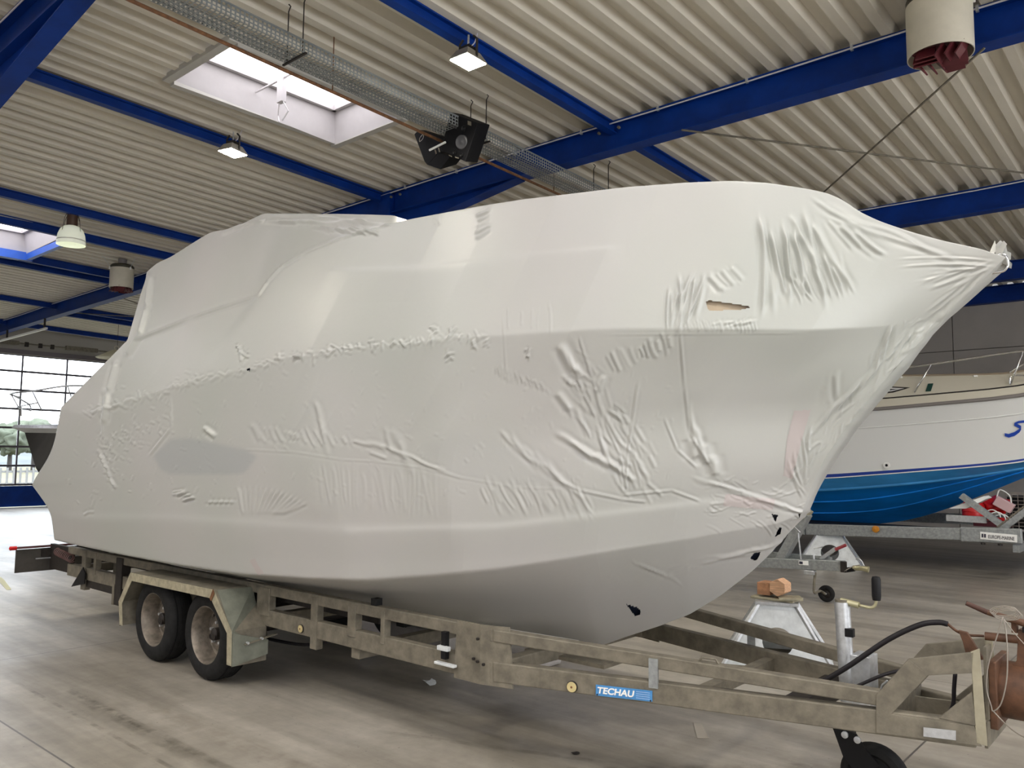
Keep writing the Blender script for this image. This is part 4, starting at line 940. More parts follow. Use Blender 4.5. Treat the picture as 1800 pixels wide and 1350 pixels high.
# ================================================================== THINGS ON THE FLOOR NEAR THE TRAILER
for i, (x0, y0, x1, y1, h, lab) in enumerate(((-4.62, 4.93, -4.06, 5.32, .12, 'flat grey foam block on the floor under the bow, nearer the drawbar'), (-5.75, 4.9, -5.0, 5.35, .17, 'grey foam block on the floor under the boat, nearer the wheels'))):
    o = MB().b2((x0, y0, 0), (x1, y1, h)).build('foam_block', mat('grey_foam', (.33, .31, .29), .85, var=.15, scale=6), None, bevel=.025); tag(o, lab, 'block')
def trestle(c, w, d, h, lab, ang=0.0, extras=True):
    t = thing('boat_stand', c, lab, 'stand'); R = np.array([[math.cos(ang), -math.sin(ang), 0], [math.sin(ang), math.cos(ang), 0], [0, 0, 1]])
    T = lambda p: np.array(c, float)+R@np.array(p, float)
    tw, td = w*.17, d*.2
    def side(s, fx):
        # one sloping face with a round opening
        if fx: bl, br, tl, tr_ = (-w/2, s*d/2, .01), (w/2, s*d/2, .01), (-tw, s*td, h), (tw, s*td, h)
        else: bl, br, tl, tr_ = (s*w/2, -d/2, .01), (s*w/2, d/2, .01), (s*tw, -td, h), (s*tw, td, h)
        bl, br, tl, tr_ = map(np.array, (bl, br, tl, tr_)); n = 24; cu, cv, rr = .5, .42, .14*w
        outer = []; inner = []
        W_ = lambda u, v: (bl*(1-u)+br*u)*(1-v)+(tl*(1-u)+tr_*u)*v
        for k in range(n):
            a = 2*math.pi*(k+.5)/n; du, dv = math.cos(a), math.sin(a)
            tt = min((.5/abs(du)) if abs(du) > 1e-6 else 9, ((1-cv)/dv if dv > 0 else cv/-dv) if abs(dv) > 1e-6 else 9)
            outer.append(W_(cu+du*tt, cv+dv*tt)); 
            vv = cv+dv*rr/h*.9; ww = (w if fx else d)*(1-vv)+(2*(tw if fx else td))*vv
            inner.append(W_(cu+du*rr/ww, vv))
        for k in range(n):   # square the corners
            pass
        for cn in (bl, br, tl, tr_):
            j = int(np.argmin([np.linalg.norm(o-cn) for o in outer])); outer[j] = cn
        m = MB(); vs = [T(p) for p in outer]+[T(p) for p in inner]
        nrm = np.cross(vs[n//4]-vs[0], vs[n//2]-vs[0]); nrm /= np.linalg.norm(nrm); nrm *= .006
        m.add(vs+[p+nrm for p in vs], [(k, (k+1) % n, n+(k+1) % n, n+k) for k in range(n)]+[(2*n+k, 3*n+k, 3*n+(k+1) % n, 2*n+(k+1) % n) for k in range(n)]+[(k, 2*n+k, 2*n+(k+1) % n, (k+1) % n) for k in range(n)]+[(n+k, n+(k+1) % n, 3*n+(k+1) % n, 3*n+k) for k in range(n)])
        m.build('side_plate', STEELW, t)
    for s in (-1, 1): side(s, True); side(s, False)
    for sx in (-1, 1):
        for sy in (-1, 1): MB().bar(T((sx*w/2, sy*d/2, 0)), T((sx*tw, sy*td, h)), .03, .03).build('corner_angle', GALVL, t)
    for s in (-1, 1): MB().bar(T((-w/2-.02, s*d/2, .012)), T((w/2+.02, s*d/2, .012)), .04, .022).build('foot', GALVD, t)
    MB().box(T((0, 0, h+.012)), (tw*2+.05, td*2+.05, .024), R).build('top_plate', GALVL, t)
    return t
s1 = trestle((-2.83, 6.62, 0), .84, .70, .47, 'white folded-metal boat stand with wooden block on top, behind the drawbar', .406)
wb1 = MB(); c = np.array([-2.83, 6.62, .506])
pl = MB().box(c, (.36, .22, .018)).build('plywood_pad', PLYW, None, bevel=.002); tag(pl, 'thin grey plywood sheet lying on the near boat stand', 'board')
pl2 = MB().box(c+np.array([.12, -.02, .016]), (.18, .2, .014), np.array([[math.cos(.5), -math.sin(.5), 0], [math.sin(.5), math.cos(.5), 0], [0, 0, 1]])).build('plywood_offcut', PLYW, None, bevel=.002); tag(pl2, 'small crooked plywood offcut between the wooden block and the pad', 'board')
bk = thing('wooden_block', c+np.array([0, 0, .025]), 'reddish sawn timber block with a hexagonal end on the near boat stand', 'block')
o = c+np.array([-.02, -.02, .025])
MB().b2(o+np.array([-.11, -.07, 0]), o+np.array([.0, .08, .10])).build('square_piece', mat('red_wood', (.42, .21, .11), .7, var=.4, scale=14, bump=.2), bk, bevel=.004)
hx = [o+np.array([.065+.075*math.cos(a), -.075, .072+.07*math.sin(a)]) for a in [math.pi/6+k*math.pi/3 for k in range(6)]]
MB().plate(hx, (0, .13, 0)).build('hexagonal_piece', WOODL, bk, bevel=.004)
# litter and marks on the floor
def scrap(x, y, r, m, lab, nm, seed, flat=.5):
    rs = np.random.RandomState(seed); c = PZ(x, y, 0); n = 9; vs = [c+np.array([r*math.cos(t)*rs.uniform(.6, 1.1), r*math.sin(t)*rs.uniform(.6, 1.1), rs.uniform(.003, r*flat)]) for t in np.linspace(0, 6.28, n, False)]; vs.append(c+np.array([0, 0, r*flat*.7]))
    o = MB().add(vs, [(k, (k+1) % n, n) for k in range(n)]).build(nm, m, None, keep=True); tag(o, lab, 'litter')
scrap(755, 1202, .07, STEELW, 'crumpled clear film scrap on the floor below the joint plate', 'film_scrap', 1)
scrap(1012, 1325, .03, DARKM, 'small dark scrap on the floor below the round reflector', 'dirt_scrap', 2, .2)
TP = mat('clear_floor_tape', (.42, .38, .32), .25)
c = [PZ(x, y, .002) for x, y in ((1218, 1270), (1234, 1272), (1246, 1298), (1226, 1298))]
tag(MB().plate(c, (0, 0, .001)).build('floor_tape', TP), 'pale tape strip stuck to the floor below the front rail', 'tape')
c = [PZ(x, y, .002) for x, y in ((0, 1013), (8, 1020), (20, 1036), (12, 1037), (0, 1024))]
tag(MB().plate(c, (0, 0, .001)).build('floor_tape', mat('yellow_mark', (.62, .60, .36), .6)), 'short yellow floor marking tape at the far left edge', 'tape')

# ================================================================== BLUE-BOTTOMED MOTOR BOAT BEHIND, BOW TO THE RIGHT
mbk = thing('motor_boat', (-4, 15, .5), 'white motor boat with blue bottom paint and chrome rail, bow to the right', 'boat')
YB_ = 15.0
def bb_h(kind):
    base = {'chine': 1.15, 'boot': 1.32, 'side': 1.42, 'rub': 1.52, 'deck': 1.36, 'cab': .95, 'keel': .0}[kind]
    def f(X):
        t = np.clip((X+3.2)/5.4, 0, 1); 
        if kind in ('chine',): t = np.clip((X+4.2)/4.2, 0, 1)
        if kind in ('boot',): t = np.clip((X+4.0)/4.9, 0, 1)
        return base*(1-t**2.1)
    return f
bbr = {'strake1': None,
 'chine': [(-9, .98), (-5.6, 1.12), (-4.0, 1.24), (-2.2, 1.50), (0, 1.98)],
 }
# rows from photo sight lines on planes of the hull; (X, z) profiles along the boat
def prof_px(pts, Y): 
    q = np.array([PY(x, y, Y) for x, y in pts]); return q[:, 0], q[:, 2]
def ext(X, Z, left, right):
    X = np.concatenate([[left[0]], X, [p[0] for p in right]]); Z = np.concatenate([[left[1]], Z, [p[1] for p in right]]); return X, Z
R_ = {}
R_['keel'] = ext(*prof_px([(1420, 922), (1500, 924), (1580, 919), (1640, 905), (1700, 881), (1760, 857), (1800, 838)], YB_), (-9.5, .42), [(-.9, 2.0), (-.1, 2.7), (.35, 3.1)])
R_['chine'] = ext(*prof_px([(1450, 862), (1560, 854), (1657, 844), (1800, 823)], YB_-1.15), (-9.5, .95), [(-1.2, 1.85), (-.6, 2.25)])
R_['boot0'] = ext(*prof_px([(1440, 842), (1560, 833), (1700, 822), (1800, 813)], YB_-1.32), (-9.5, 1.15), [(-1.0, 1.95), (-.2, 2.3)])
R_['boot1'] = ext(*prof_px([(1440, 835), (1560, 827), (1700, 817), (1800, 808)], YB_-1.33), (-9.5, 1.22), [(-1.0, 2.0), (-.15, 2.35)])
R_['side'] = ext(*prof_px([(1490, 755), (1600, 746), (1700, 738), (1800, 729)], YB_-1.42), (-9.5, 2.1), [(-1, 2.62), (.4, 2.95)])
R_['rub'] = ext(*prof_px([(1517, 722), (1600, 714), (1700, 705), (1800, 697)], YB_-1.52), (-9.5, 2.5), [(-1, 2.85), (.9, 3.15)])
R_['deck'] = ext(*prof_px([(1533, 701), (1620, 693), (1700, 686), (1800, 677)], YB_-1.40), (-9.5, 2.72), [(-1, 3.0), (.85, 3.25)])
R_['cab'] = ext(*prof_px([(1567, 660), (1650, 659), (1720, 658), (1800, 658)], YB_-1.0), (-9.5, 3.3), [(-1.4, 3.2), (.5, 3.3)])
HH = {'keel': lambda X: 0*X, 'chine': bb_h('chine'), 'boot0': bb_h('boot'), 'boot1': bb_h('boot'), 'side': bb_h('side'), 'rub': bb_h('rub'), 'deck': bb_h('deck'), 'cab': bb_h('cab')}
def row(k, n=90):
    X, Z = R_[k]; s = np.linspace(0, 1, n); x = X[0]+(X[-1]-X[0])*s; z = smooth1(np.interp(x, X, Z), 3); h = HH[k](x); return np.stack([x, YB_-h, z], 1)
def strip(a, b, n, name, m, off=0.0, smooth=True, belly=0.0):
    A_, B_ = row(a), row(b); vs = []; fs = []; nc = len(A_)
    for i in range(n+1):
        t = i/n; R = A_*(1-t)+B_*t; R = R.copy(); R[:, 1] += belly*math.sin(math.pi*t); vs.append(R)
    V_ = np.concatenate(vs); M = V_.copy(); M[:, 1] = 2*YB_-M[:, 1]; k = len(V_)
    for i in range(n):
        for j in range(nc-1):
            fs.append((i*nc+j, i*nc+j+1, (i+1)*nc+j+1, (i+1)*nc+j)); fs.append((k+i*nc+j, k+(i+1)*nc+j, k+(i+1)*nc+j+1, k+i*nc+j+1))
    return MB().add(np.concatenate([V_, M]), fs).build(name, m, mbk, smooth=smooth, keep=True)
ANTI = mat('blue_antifouling', (.006, .27, .88), .38, var=.25, scale=1.6, stretch=(.4, 1, 2))
ANTIL = mat('blue_antifouling_worn', (.05, .30, .66), .4, var=.25, scale=1.6, stretch=(.4, 1, 2))
WH = mat('white_gelcoat', (.78, .79, .77), .25, coat=.3)
CRM = mat('cream_gelcoat', (.74, .70, .58), .35)
NAVY = mat('navy_stripe', (.01, .04, .28), .3)
strip('keel', 'chine', 8, 'hull_bottom', ANTI, belly=.0)
strip('chine', 'boot0', 3, 'waterline_band', ANTIL)
strip('boot0', 'boot1', 1, 'boot_stripe', NAVY)
strip('boot1', 'side', 6, 'topside', WH, belly=0)
strip('side', 'rub', 3, 'upper_topside', WH)
strip('rub', 'deck', 3, 'toe_rail', CRM)
strip('deck', 'cab', 3, 'cabin_side', CRM)
# lapstrakes on the bottom, white line, rub rail, knuckle
def longi(k1, k2, t, r, name, m, off=.004):
    a, b = row(k1), row(k2); c = a*(1-t)+b*t; c = c[::3].copy(); c[:, 1] -= off
    return MB().tube(list(c), r, 6).build(name, m, mbk, smooth=True)
longi('keel', 'chine', .36, .018, 'spray_rail', ANTI, 0); longi('keel', 'chine', .68, .02, 'spray_rail', ANTI, 0); longi('keel', 'chine', 1, .028, 'chine_rail', ANTIL, 0)
longi('boot0', 'boot1', 0, .010, 'white_line', LETTER); longi('boot1', 'side', 1, .014, 'knuckle', mat('white_gelcoat', (.6, .6, .6)), 0)
longi('rub', 'deck', 0.0, .030, 'rub_rail', mat('grey_rub_rail', (.22, .20, .19), .5)); longi('rub', 'deck', .93, .012, 'deck_trim', DARKM); longi('deck', 'cab', 1, .02, 'cabin_edge', mat('brown_edge', (.30, .24, .17), .5))
a_ = row('cab'); b_ = a_.copy(); b_[:, 1] = 2*YB_-b_[:, 1]; n_ = len(a_)
MB().add(np.concatenate([a_, b_]), [(j, j+1, n_+j+1, n_+j) for j in range(n_-1)]).build('foredeck', CRM, mbk)
a0 = [row(k)[0] for k in ('keel', 'chine', 'boot0', 'side', 'rub', 'deck', 'cab')]; a1 = [np.array([p[0], 2*YB_-p[1], p[2]]) for p in a0[::-1]]
MB().add(a0+a1, [tuple(range(len(a0+a1)))]).build('transom', WH, mbk, keep=True)
# window slot
pw_ = lambda x, y: PY(x, y, YB_-1.24)+np.array([0, -.0, 0])
def cab_pt(x, y):    # on the sloped cabin side
    lo, hi = 1.0, 1.42
    for _ in range(30):
        h = (lo+hi)/2; p = PY(x, y, YB_-h); zd = np.interp(p[0], *R_['deck']); zc_ = np.interp(p[0], *R_['cab']); t = (p[2]-zd)/(zc_-zd)
        hh = bb_h('deck')(p[0])*(1-t)+bb_h('cab')(p[0])*t
        if h > hh: hi = h
        else: lo = h
    return PY(x, y, YB_-h-.012)
fr_ = [(1520, 679), (1560, 679), (1600, 681), (1570, 690), (1534, 694), (1500, 695)]
MB().plate([cab_pt(*p) for p in fr_], (0, .006, 0)).build('window_frame', DARKM, mbk)
fr2 = [(1525, 681), (1560, 681), (1590, 682.5), (1567, 688), (1532, 691), (1505, 692)]
MB().plate([cab_pt(*p)+np.array([0, -.006, 0]) for p in fr2], (0, .004, 0)).build('window_border', LETTER, mbk)
fr3 = [(1530, 684), (1560, 684), (1578, 684), (1560, 687), (1534, 688.5), (1512, 689)]
MB().plate([cab_pt(*p)+np.array([0, -.012, 0]) for p in fr3], (0, .004, 0)).build('window_pane', BLACK, mbk)
p0, p1 = cab_pt(1627, 688), cab_pt(1641, 674)
MB().plate([p0+[0, -.02, 0], (p1[0], p0[1]-.02, p0[2]), (p1[0], p1[1]-.02, p1[2]), (p0[0], p1[1]-.02, p1[2])], (0, .02, 0)).build('sidelight', mat('green_black', (.01, .06, .05), .3), mbk, bevel=.006)
for x, y in ((1583, 660), (1715, 658)): p = cab_pt(x, y+3); MB().box(p, (.05, .04, .03)).build('cleat', LETTER, mbk, bevel=.006)
# bow rail
top_ = [(1560, 650), (1637, 640), (1712, 629), (1770, 620), (1800, 617), (1850, 612)]
tp3 = [PY(x, y, YB_-1.30) for x, y in top_]
MB().tube(catmull(tp3, 5), .016, 8).build('hand_rail', CHROME, mbk, smooth=True)
for (x, y), q in (((1608, 690), (1637, 640)), ((1777, 677), (1798, 618))): MB().tube([cab_pt(x, y)+np.array([0, -.02, 0]), PY(*q, YB_-1.30)], .013, 8).build('stanchion', CHROME, mbk, smooth=True)
MB().tube(catmull([cab_pt(1777, 677)+[0, -.02, 0], PY(1776, 664, YB_-1.3), PY(1786, 660, YB_-1.3), PY(1810, 661, YB_-1.3)], 5), .013, 8).build('stanchion', CHROME, mbk, smooth=True)
MB().tube(catmull([PY(1775, 655, YB_-1.3), PY(1800, 640, YB_-1.3), PY(1830, 636, YB_-1.3)], 5), .012, 8).build('lower_rail', CHROME, mbk, smooth=True)
# drain fitting, name lettering
def side_pt(x, y, off=.01):
    lo, hi = .4, 1.55
    for _ in range(30):
        h = (lo+hi)/2; p = PY(x, y, YB_-h); za = np.interp(p[0], *R_['boot1']); zb = np.interp(p[0], *R_['side']); t = np.clip((p[2]-za)/(zb-za), 0, 1)
        hh = bb_h('boot')(p[0])*(1-t)+bb_h('side')(p[0])*t
        if h > hh: hi = h
        else: lo = h
    return PY(x, y, YB_-h-off)
p = side_pt(1559, 818); MB().lathe(p, (0, -1, 0), [(.05, 0), (.05, .02), (.025, .022), (.02, .0), (0, -.002)], 16).build('drain_fitting', LETTER, mbk, smooth='auto')
MB().lathe(p, (0, -1, 0), [(.02, .022), (0, .023)], 12).build('drain_hole', BLACK, mbk)
up_ = [(1766, 764), (1773, 766), (1783, 763), (1792, 757), (1795, 752), (1788, 748), (1783, 746), (1790, 742), (1800, 741), (1812, 741)]
wd = [2.6, 3.2, 3.4, 3.2, 3.4, 3.0, 2.4, 2.0, 2.2, 2.2]
lv = []; n_ = len(up_)
for (x, y), w_ in zip(up_, wd): lv += [side_pt(x, y-w_, .02), side_pt(x, y+w_, .02)]
MB().add(lv, [(2*k, 2*k+2, 2*k+3, 2*k+1) for k in range(n_-1)]).build('name_lettering', mat('script_blue', (.01, .06, .42), .3), mbk, keep=True)

# ---- galvanized trailer under it
t2 = thing('galvanized_trailer', (-4, 14.5, 0), 'long galvanized trailer with white EUROPE-MARINE label under the white and blue boat', 'trailer')
YT = 12.85
a = PY(1416, 931, YT); b = PY(1797, 943, YT); 
MB().bar((-9.5, YT+.03, a[2]), (a[0]-.02, YT+.03, a[2]), .06, .16).build('side_beam', GALV, t2)
MB().bar((a[0], YT+.03, a[2]+.005), PY(1690, 939, YT)+[0, .03, 0], .06, .17).build('side_beam', GALV, t2, bevel=.01)
MB().bar(PY(1688, 939, YT)+[0, .02, 0], b+[0, .02, 0], .07, .20).build('side_beam', GALV, t2, bevel=.015)
MB().bar((-9.5, 16.2, a[2]), (b[0], 16.2, b[2]), .06, .18).build('side_beam', GALV, t2)
for X in (-9.2, -7.4, -5.6, -2.15): MB().b2((X-.04, YT+.06, .42), (X+.04, 16.2, .52)).build('cross_member', GALV, t2)
for X in (-7.9, -7.0):
    wheel((X, YT-.16, .33), (0, -1, 0), parent=t2, hub=False); wheel((X, 16.4, .33), (0, 1, 0), parent=t2, hub=False); MB().cyl((X, YT-.1, .33), (X, 16.3, .33), .03, 10).build('axle', DARKM, t2)
def onT(x, y, dy=0): return PY(x, y, YT+dy)
MB().bar(onT(1690, 871, .25), onT(1768, 928, .25), .08, .10, up=(0, 1, 0)).build('v_arm', GALV, t2); MB().bar(onT(1765, 928, .25), onT(1830, 878, .25), .08, .11, up=(0, 1, 0)).build('v_arm', GALV, t2)
MB().bar(onT(1745, 933, .2), onT(1800, 890, .2), .02, .02, up=(0, 1, 0)).build('strut', GALVD, t2)
wedge = [onT(1668, 894, .3), onT(1730, 872, .3), onT(1736, 876, .3), onT(1698, 894, .3)]
MB().plate(wedge, (0, .3, 0)).build('keel_wedge', LETTER, t2)
MB().bar(onT(1664, 910, .3), onT(1734, 914, .3), .06, .09).build('shelf_bar', GALVL, t2)
p = onT(1540, 930, -.01); MB().lathe(p, (0, -1, 0), [(.05, 0), (.05, .03), (0, .04)], 14).build('side_marker', mat('amber_marker', (.55, .22, .02), .3), t2, smooth='auto')
la, lb = onT(1723, 941, -.03), onT(1788, 947, -.03)
lbm = MB().bar(la, lb, .004, .10).build('maker_label', LETTER, t2)
rt = lb-la; wlab = np.linalg.norm(rt)
BLK = mat('print_black', (.03, .03, .05), .5)
text('EUROPE-MARINE', la+rt*.22+np.array([0, -.006, -.028]), rt, (0, 0, 1), .07, BLK, lbm, width=wlab*.70, ext=.001, bold=0)
for k in range(2): MB().bar(la+rt*(.04+.07*k)+np.array([0, -.005, 0]), la+rt*(.09+.07*k)+np.array([0, -.005, 0]), .002, .05).build('label_emblem', BLK, lbm)
for k in range(2): MB().cyl(onT(1728+30*k, 954+2*k, .0), onT(1728+30*k, 957+2*k, .0), .03, 8).build('bolt', DARKM, t2)

# ---- smaller galvanized trailer in front, its coupling and jockey wheel in view
t3 = thing('drawbar_trailer', (-4, 9.5, 0), 'small galvanized trailer drawbar with jockey wheel beyond the wrapped bow', 'trailer')
Y3 = 9.5
q3 = lambda x, y, d=0: PY(x, y, Y3+d)
e0 = q3(1486, 995); s0 = q3(1345, 989)
dz = (e0[2]-s0[2])/(e0[0]-s0[0])
MB().bar((-7.5, Y3, s0[2]+dz*(-7.5-s0[0])), e0, .07, .115).build('drawbar', GALV, t3, bevel=.006)
MB().bar((-7.5, Y3+.45, e0[2]), (e0[0]-.2, Y3+.12, e0[2]+.02), .06, .10).build('drawbar', GALV, t3)
MB().bar(q3(1478, 996, -.04), q3(1488, 997, -.04), .03, .12).build('end_plate', DARKM, t3)
MB().bar(q3(1372, 985, .05), q3(1418, 903, .05), .10, .15, up=(0, 1, 0)).build('winch_post', GALV, t3, bevel=.006)
MB().bar(q3(1412, 907, .05), q3(1420, 896, .05), .09, .17, up=(0, 1, 0)).build('post_cap', PLYW, t3)
MB().cyl(q3(1403, 937, -.03), q3(1408, 984, -.03), .009, 8).build('strut', GALVL, t3)
MB().tube([q3(1390, 920, -.03), q3(1407, 936, -.03)], .006, 6).build('strap', GALVL, t3)
MB().bar(q3(1443, 983, .1), q3(1468, 965, .1), .04, .05, up=(0, 1, 0)).build('brake_arm', GALVL, t3); MB().cyl(q3(1466, 967, .1), q3(1487, 958, .1), .018, 8).build('brake_grip', mat('dark_red_grip', (.25, .02, .03), .4), t3)
MB().tube([q3(1484, 1004, -.05), q3(1500, 995, -.05), q3(1512, 993, -.05)], .006, 6).build('breakaway_wire', WIRE, t3)
MB().cyl(q3(1487, 1002), q3(1502, 1000), .028, 10).build('coupling_boot', BLACK, t3)
MB().tube([q3(1500, 998), q3(1515, 999), q3(1527, 1001)], [.03, .026, .034], 10).build('coupling_head', mat('yellowed_zinc', (.5, .47, .3)), t3, smooth='auto')
MB().tube(catmull([q3(1519, 995), q3(1514, 986), q3(1507, 981), q3(1505, 984)], 4), .008, 6).build('coupling_handle', GALVL, t3, smooth=True)
MB().cyl(q3(1430, 975, .02), q3(1431, 988, .02), .01, 8).build('jack_handle', GALVL, t3); MB().cyl(q3(1430, 964, .05), q3(1446, 961, .05), .008, 8).build('jack_handle', GALVL, t3)
lbl = MB().bar(q3(1404, 989, -.045), q3(1421, 990, -.045), .004, .05).build('type_label', LETTER, t3); MB().bar(q3(1405, 989, -.05), q3(1411, 989.5, -.05), .003, .03).build('label_emblem', BLK, lbl)
w3 = PZ(1453, 1058, 0); wc = (w3[0], w3[1], .095)
MB().lathe(wc, (0, -1, 0), [(.05, .02), (.06, .025), (.08, .026), (.093, .015), (.095, 0), (.093, -.015), (.08, -.026), (.05, -.02)], 28).build('jockey_tire', RUBBER, t3, smooth=True)
MB().lathe(wc, (0, -1, 0), [(.056, .018), (.04, .005), (.02, .012), (.015, .02), (0, .02)], 20).build('jockey_rim', DARKM, t3, smooth='auto'); MB().lathe(wc, (0, -1, 0), [(.012, .018), (.012, .03), (0, .03)], 8).build('hub', GALVL, t3)
MB().tube(catmull([q3(1433, 1006), q3(1431, 1030), q3(1432, 1042), (wc[0]-.06, w3[1]-.03, .12), (wc[0], w3[1]-.04, .095)], 4), .016, 8).build('jockey_stem', GALVD, t3, smooth=True)
MB().box(q3(1424, 1006), (.12, .08, .05)).build('stem_clamp', GALVL, t3, bevel=.006)
MB().cyl((-6.6, Y3-.5, .3), (-6.6, Y3+1.2, .3), .03, 10).build('axle', DARKM, t3)
for yy, sg_ in ((Y3-.55, -1), (Y3+1.2, 1)): wheel((-6.6, yy, .3), (0, sg_, 0), R=.3, parent=t3, hub=False)
s2 = trestle((-4.72, 13.1, 0), .95, .80, .50, 'white triangular boat stand beneath the blue keel, behind the small coupling', .345)
# keel shoe between hull and stand
shoe = PY(1463, 925, 14.0)
# ---- red drum and clutter under the bow of the blue boat
rd = thing('red_canister', PY(1712, 912, 14.2), 'shiny red canister standing behind the trailer beam under the blue bow', 'canister')
c_ = PY(1711, 897, 14.2)
MB().lathe((c_[0], 14.2, c_[2]-.16), (0, 0, 1), [(0, 0), (.15, 0), (.155, .02), (.155, .24), (.12, .30), (0, .31)], 24).build('body', RED, rd, smooth='auto')
MB().lathe((c_[0], 14.2, c_[2]-.02), (0, 0, 1), [(.157, 0), (.160, .008), (.157, .016)], 24).build('rim_band', mat('red_paint', (.55, .01, .01)), rd)
tag(MB().b2((-5.7, 13.7, .52), (-2.05, 14.95, .55)).build('loading_board', DARKM), 'dark board laid across the galvanized trailer frame, carrying the red clutter', 'board')
c_ = PY(1750, 876, 14.45)
o = MB().add(*blob((c_[0], 14.45, c_[2]-.1), .2, 5, .6)).build('red_bag', RED, None, smooth=True); tag(o, 'crumpled red bag beneath the blue bow, left of the pale case', 'bag')
c_ = PY(1765, 887, 14.15)
R5 = np.array([[.86, 0, .5], [0, 1, 0], [-.5, 0, .86]])
pc = thing('pale_case', (c_[0], 14.3, c_[2]-.1), 'small pale pink case with looped handle above the trailer arm', 'case')
MB().box((c_[0]+.0, 14.15, c_[2]), (.26, .1, .15), R5).build('body', mat('pale_pink', (.62, .42, .42), .5), pc, bevel=.01)
MB().tube(catmull([(c_[0]-.09, 14.12, c_[2]+.10), (c_[0]-.04, 14.12, c_[2]+.22), (c_[0]+.08, 14.12, c_[2]+.14), (c_[0]+.10, 14.12, c_[2]+.02)], 5), .010, 6).build('handle', LETTER, pc, smooth=True)
rg = random.Random(4)
for k, (x, y, m_, lab, sz) in enumerate(((1738, 893, WOODL, 'small tan cardboard box right of the red canister', (.16, .14, .12)), (1733, 905, PLYW, 'brown wooden offcut low beside the red canister', (.22, .1, .06)), (1750, 912, RED, 'flat red tin lying under the trailer arm', (.3, .16, .05)), (1745, 921, mat('dark_maroon', (.12, .02, .03), .5), 'dark maroon crate behind the trailer beam', (.5, .2, .08)))):
    c_ = PY(x, y, 14.55); o = MB().box((c_[0], 14.55, c_[2]), sz).build(['cardboard_box', 'wood_offcut', 'tin', 'crate'][k], m_, None, bevel=.006); tag(o, lab, ['box', 'offcut', 'tin', 'crate'][k])
for k in range(3):
    c_ = PY(1745+9*k, 902+4*k, 14.05); o = MB().tube(catmull([c_+[-.1, 0, .02], c_+[0, 0, .05], c_+[.08, 0, .0], c_+[.1, 0, -.06]], 4), .009, 6).build('hose_piece', LETTER, None, smooth=True); tag(o, ['upper', 'middle', 'lower'][k]+' of three short pale hose ends in the clutter by the red canister', 'hose')
gr = thing('wire_crate', (-1.7, 14.6, .65), 'black wire mesh crate at the right edge under the blue bow', 'crate')
g0_, g1_ = PY(1770, 930, 14.6), PY(1806, 868, 14.6)
m_ = MB()
for k in range(12): x_ = g0_[0]+(.9)*k/11; m_.b2((x_-.004, 14.596, g0_[2]), (x_+.004, 14.604, g1_[2]))
for k in range(11): z_ = g0_[2]+(g1_[2]-g0_[2])*k/10; m_.b2((g0_[0], 14.596, z_-.004), (g0_[0]+.9, 14.604, z_+.004))
m_.build('wire_mesh', mat('grey_wire', (.3, .3, .3)), gr)['kind'] = 'stuff'
MB().b2((g0_[0]-.01, 14.59, g1_[2]), (g0_[0]+.9, 14.62, g1_[2]+.02)).build('rim', mat('grey_wire', (.3, .3, .3)), gr); MB().b2((g0_[0], 14.7, g0_[2]), (g0_[0]+.9, 15.2, g1_[2]-.05)).build('liner', BLACK, gr)

# ================================================================== DARK BOAT AT THE LEFT, BOW TOWARDS US
db = thing('dark_boat', (-18.5, 9, 1), 'glossy black-hulled motor boat with chrome bow rail, left beside the glazed door', 'boat')
XC = -18.5
bowp = PX(20, 752, XC); y0 = bowp[1]; z0_ = bowp[2]; footp = PX(76, 842, XC)
def dbrow(ys, f, zf, n=30):
    s = np.linspace(0, 1, n); y = ys[0]+(ys[1]-ys[0])*s; h = f(s); z = zf(s); return np.stack([XC+h, y, z], 1)
L_ = 8.0; zk = footp[2]
rows_ = [dbrow((footp[1], y0+L_), lambda s: 0*s, lambda s: zk-.3*np.minimum(s*6, 1)-.25*s), dbrow((footp[1]-.15, y0+L_), lambda s: 1.0*np.sin(np.minimum(s*1.5, 1)*math.pi/2)**.8, lambda s: zk+.22-.12*s),
         dbrow((y0+.25, y0+L_), lambda s: 1.3*np.sin(np.minimum(s*1.6, 1)*math.pi/2)**.75, lambda s: z0_-.09-.02*s), dbrow((y0, y0+L_), lambda s: 1.4*np.sin(np.minimum(s*1.7, 1)*math.pi/2)**.7, lambda s: z0_+0*s), dbrow((y0+.05, y0+L_), lambda s: 1.3*np.sin(np.minimum(s*1.7, 1)*math.pi/2)**.7, lambda s: z0_+.06+0*s),
         dbrow((y0+1.1, y0+L_), lambda s: .85*np.sin(np.minimum(s*2.2, 1)*math.pi/2)**.7, lambda s: z0_+.10+.35*np.minimum(s*3, 1))]
def dstrip(i, j, nm, m, n=4):
    A_, B_ = rows_[i], rows_[j]; V_ = np.concatenate([A_*(1-t)+B_*t for t in np.linspace(0, 1, n+1)]); M_ = V_.copy(); M_[:, 0] = 2*XC-M_[:, 0]; nc_ = len(A_); k = len(V_); fs = []
    for a in range(n):
        for b in range(nc_-1): fs.append((a*nc_+b, a*nc_+b+1, (a+1)*nc_+b+1, (a+1)*nc_+b)); fs.append((k+a*nc_+b, k+(a+1)*nc_+b, k+(a+1)*nc_+b+1, k+a*nc_+b+1))
    MB().add(np.concatenate([V_, M_]), fs).build(nm, m, db, smooth=True, keep=True)
BGL = mat('black_gelcoat', (.008, .009, .010), .06, spec=.8, coat=1.0)
dstrip(0, 1, 'hull_bottom', BGL); dstrip(1, 2, 'hull_side', BGL); dstrip(2, 3, 'sheer_band', mat('white_gelcoat', (.6, .6, .6))); dstrip(3, 4, 'gunwale', GALVL, 2); dstrip(4, 5, 'deck', mat('pale_deck', (.50, .52, .55), .4))
